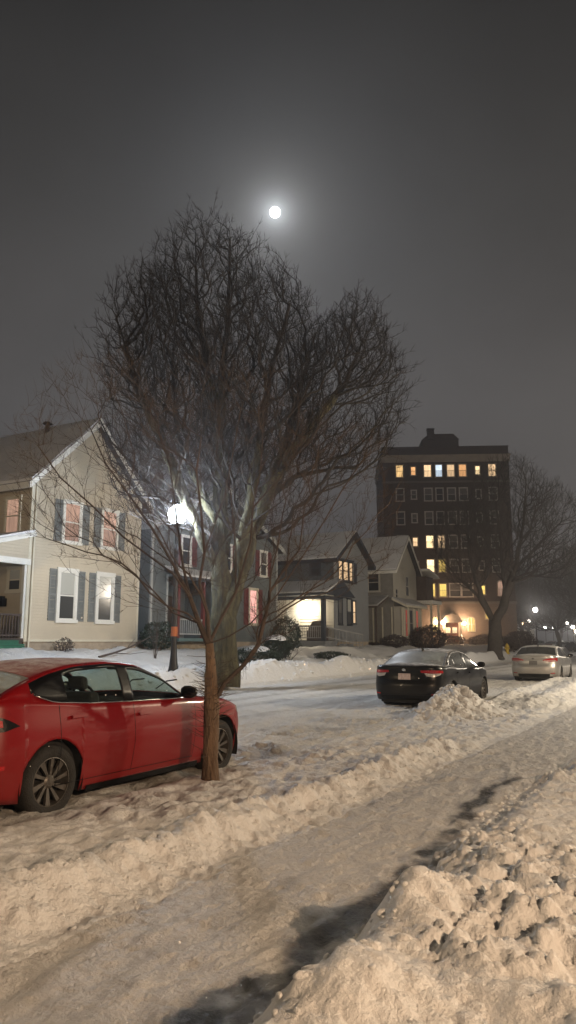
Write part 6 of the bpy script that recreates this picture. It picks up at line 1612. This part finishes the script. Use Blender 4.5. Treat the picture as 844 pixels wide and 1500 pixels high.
for (s, t), hh, gm, lb in (far_l[0], far_l[6], far_l[8]):
    light('POINT', 'far_street_lamp_light', (s, t, gz(s,t)+hh+0.05), 1100, (1.0,0.90,0.78), 0.25)
light('POINT', 'near_side_fill', (47.0,1.2,5.6), 2200, (1.0,0.86,0.68), 0.2)  # added out of view to brighten the far road and the pale house
light('POINT', 'near_side_fill', (25.0,-6.0,6.8), 6500, (1.0,0.82,0.58), 0.2)  # unseen warm fill, added to lift the road around the parked cars

# ---------------------------------------------------------------- a few snowflakes in the air
rg = np.random.default_rng(77); m = MB()
for _ in range(46):
    d = rg.uniform(1.8, 7.0); a = R(29.6)+rg.uniform(-0.38, 0.38); z = rg.uniform(0.25, 1.7); r = rg.uniform(0.0018, 0.0035)
    c = (d*math.cos(a), d*math.sin(a), z)
    m.lathe([(0,-r),(r*0.7,-r*0.7),(r,0),(r*0.7,r*0.7),(0,r)], c, 6)
fl = m.build('snowflakes', pm('flake', (0.9,0.9,0.9), rough=0.4), fix=False); tag(fl, 'sparse snowflakes drifting over the snow', 'snowflakes', kind='stuff')

# ---------------------------------------------------------------- night haze
HAZE = 0.0014
if HAZE > 0:
    m, nt, out = new_mat('haze'); pv = N(nt, 'ShaderNodeVolumePrincipled'); pv.inputs['Color'].default_value = (0.9,0.93,1.0,1)
    pv.inputs['Density'].default_value = HAZE; pv.inputs['Anisotropy'].default_value = 0.82; nt.links.new(pv.outputs[0], out.inputs['Volume'])
    hz = MB().box(-60, 560, -60, 545, -1.2, 34).build('haze', m); tag(hz, 'thin night haze over the whole street', kind='stuff')

# ---------------------------------------------------------------- camera and render
cd = bpy.data.cameras.new('camera'); co = bpy.data.objects.new('camera', cd); COL.objects.link(co); SC.camera = co
cd.sensor_fit = 'VERTICAL'; cd.sensor_height = 24.0; cd.lens = 24.0*1091/1500; cd.clip_end = 8000; cd.clip_start = 0.05
co.location = (0,0,1.6); co.rotation_euler = (math.pi/2+math.atan(190/1091), 0, R(29.6)-math.pi/2)
SC.render.resolution_x = 576; SC.render.resolution_y = 1024
SC.view_settings.view_transform = 'Standard'; SC.view_settings.look = 'None'; SC.view_settings.exposure = 0.34; SC.view_settings.gamma = 1; SC.view_settings.use_curve_mapping = False
cy = SC.cycles; cy.max_bounces = 6; cy.diffuse_bounces = 3; cy.glossy_bounces = 3; cy.transparent_max_bounces = 12; cy.transmission_bounces = 4; cy.volume_bounces = 0
cy.sample_clamp_indirect = 2.0; cy.use_light_tree = True; cy.use_denoising = True
try: cy.volume_step_rate = 4.0
except Exception: pass
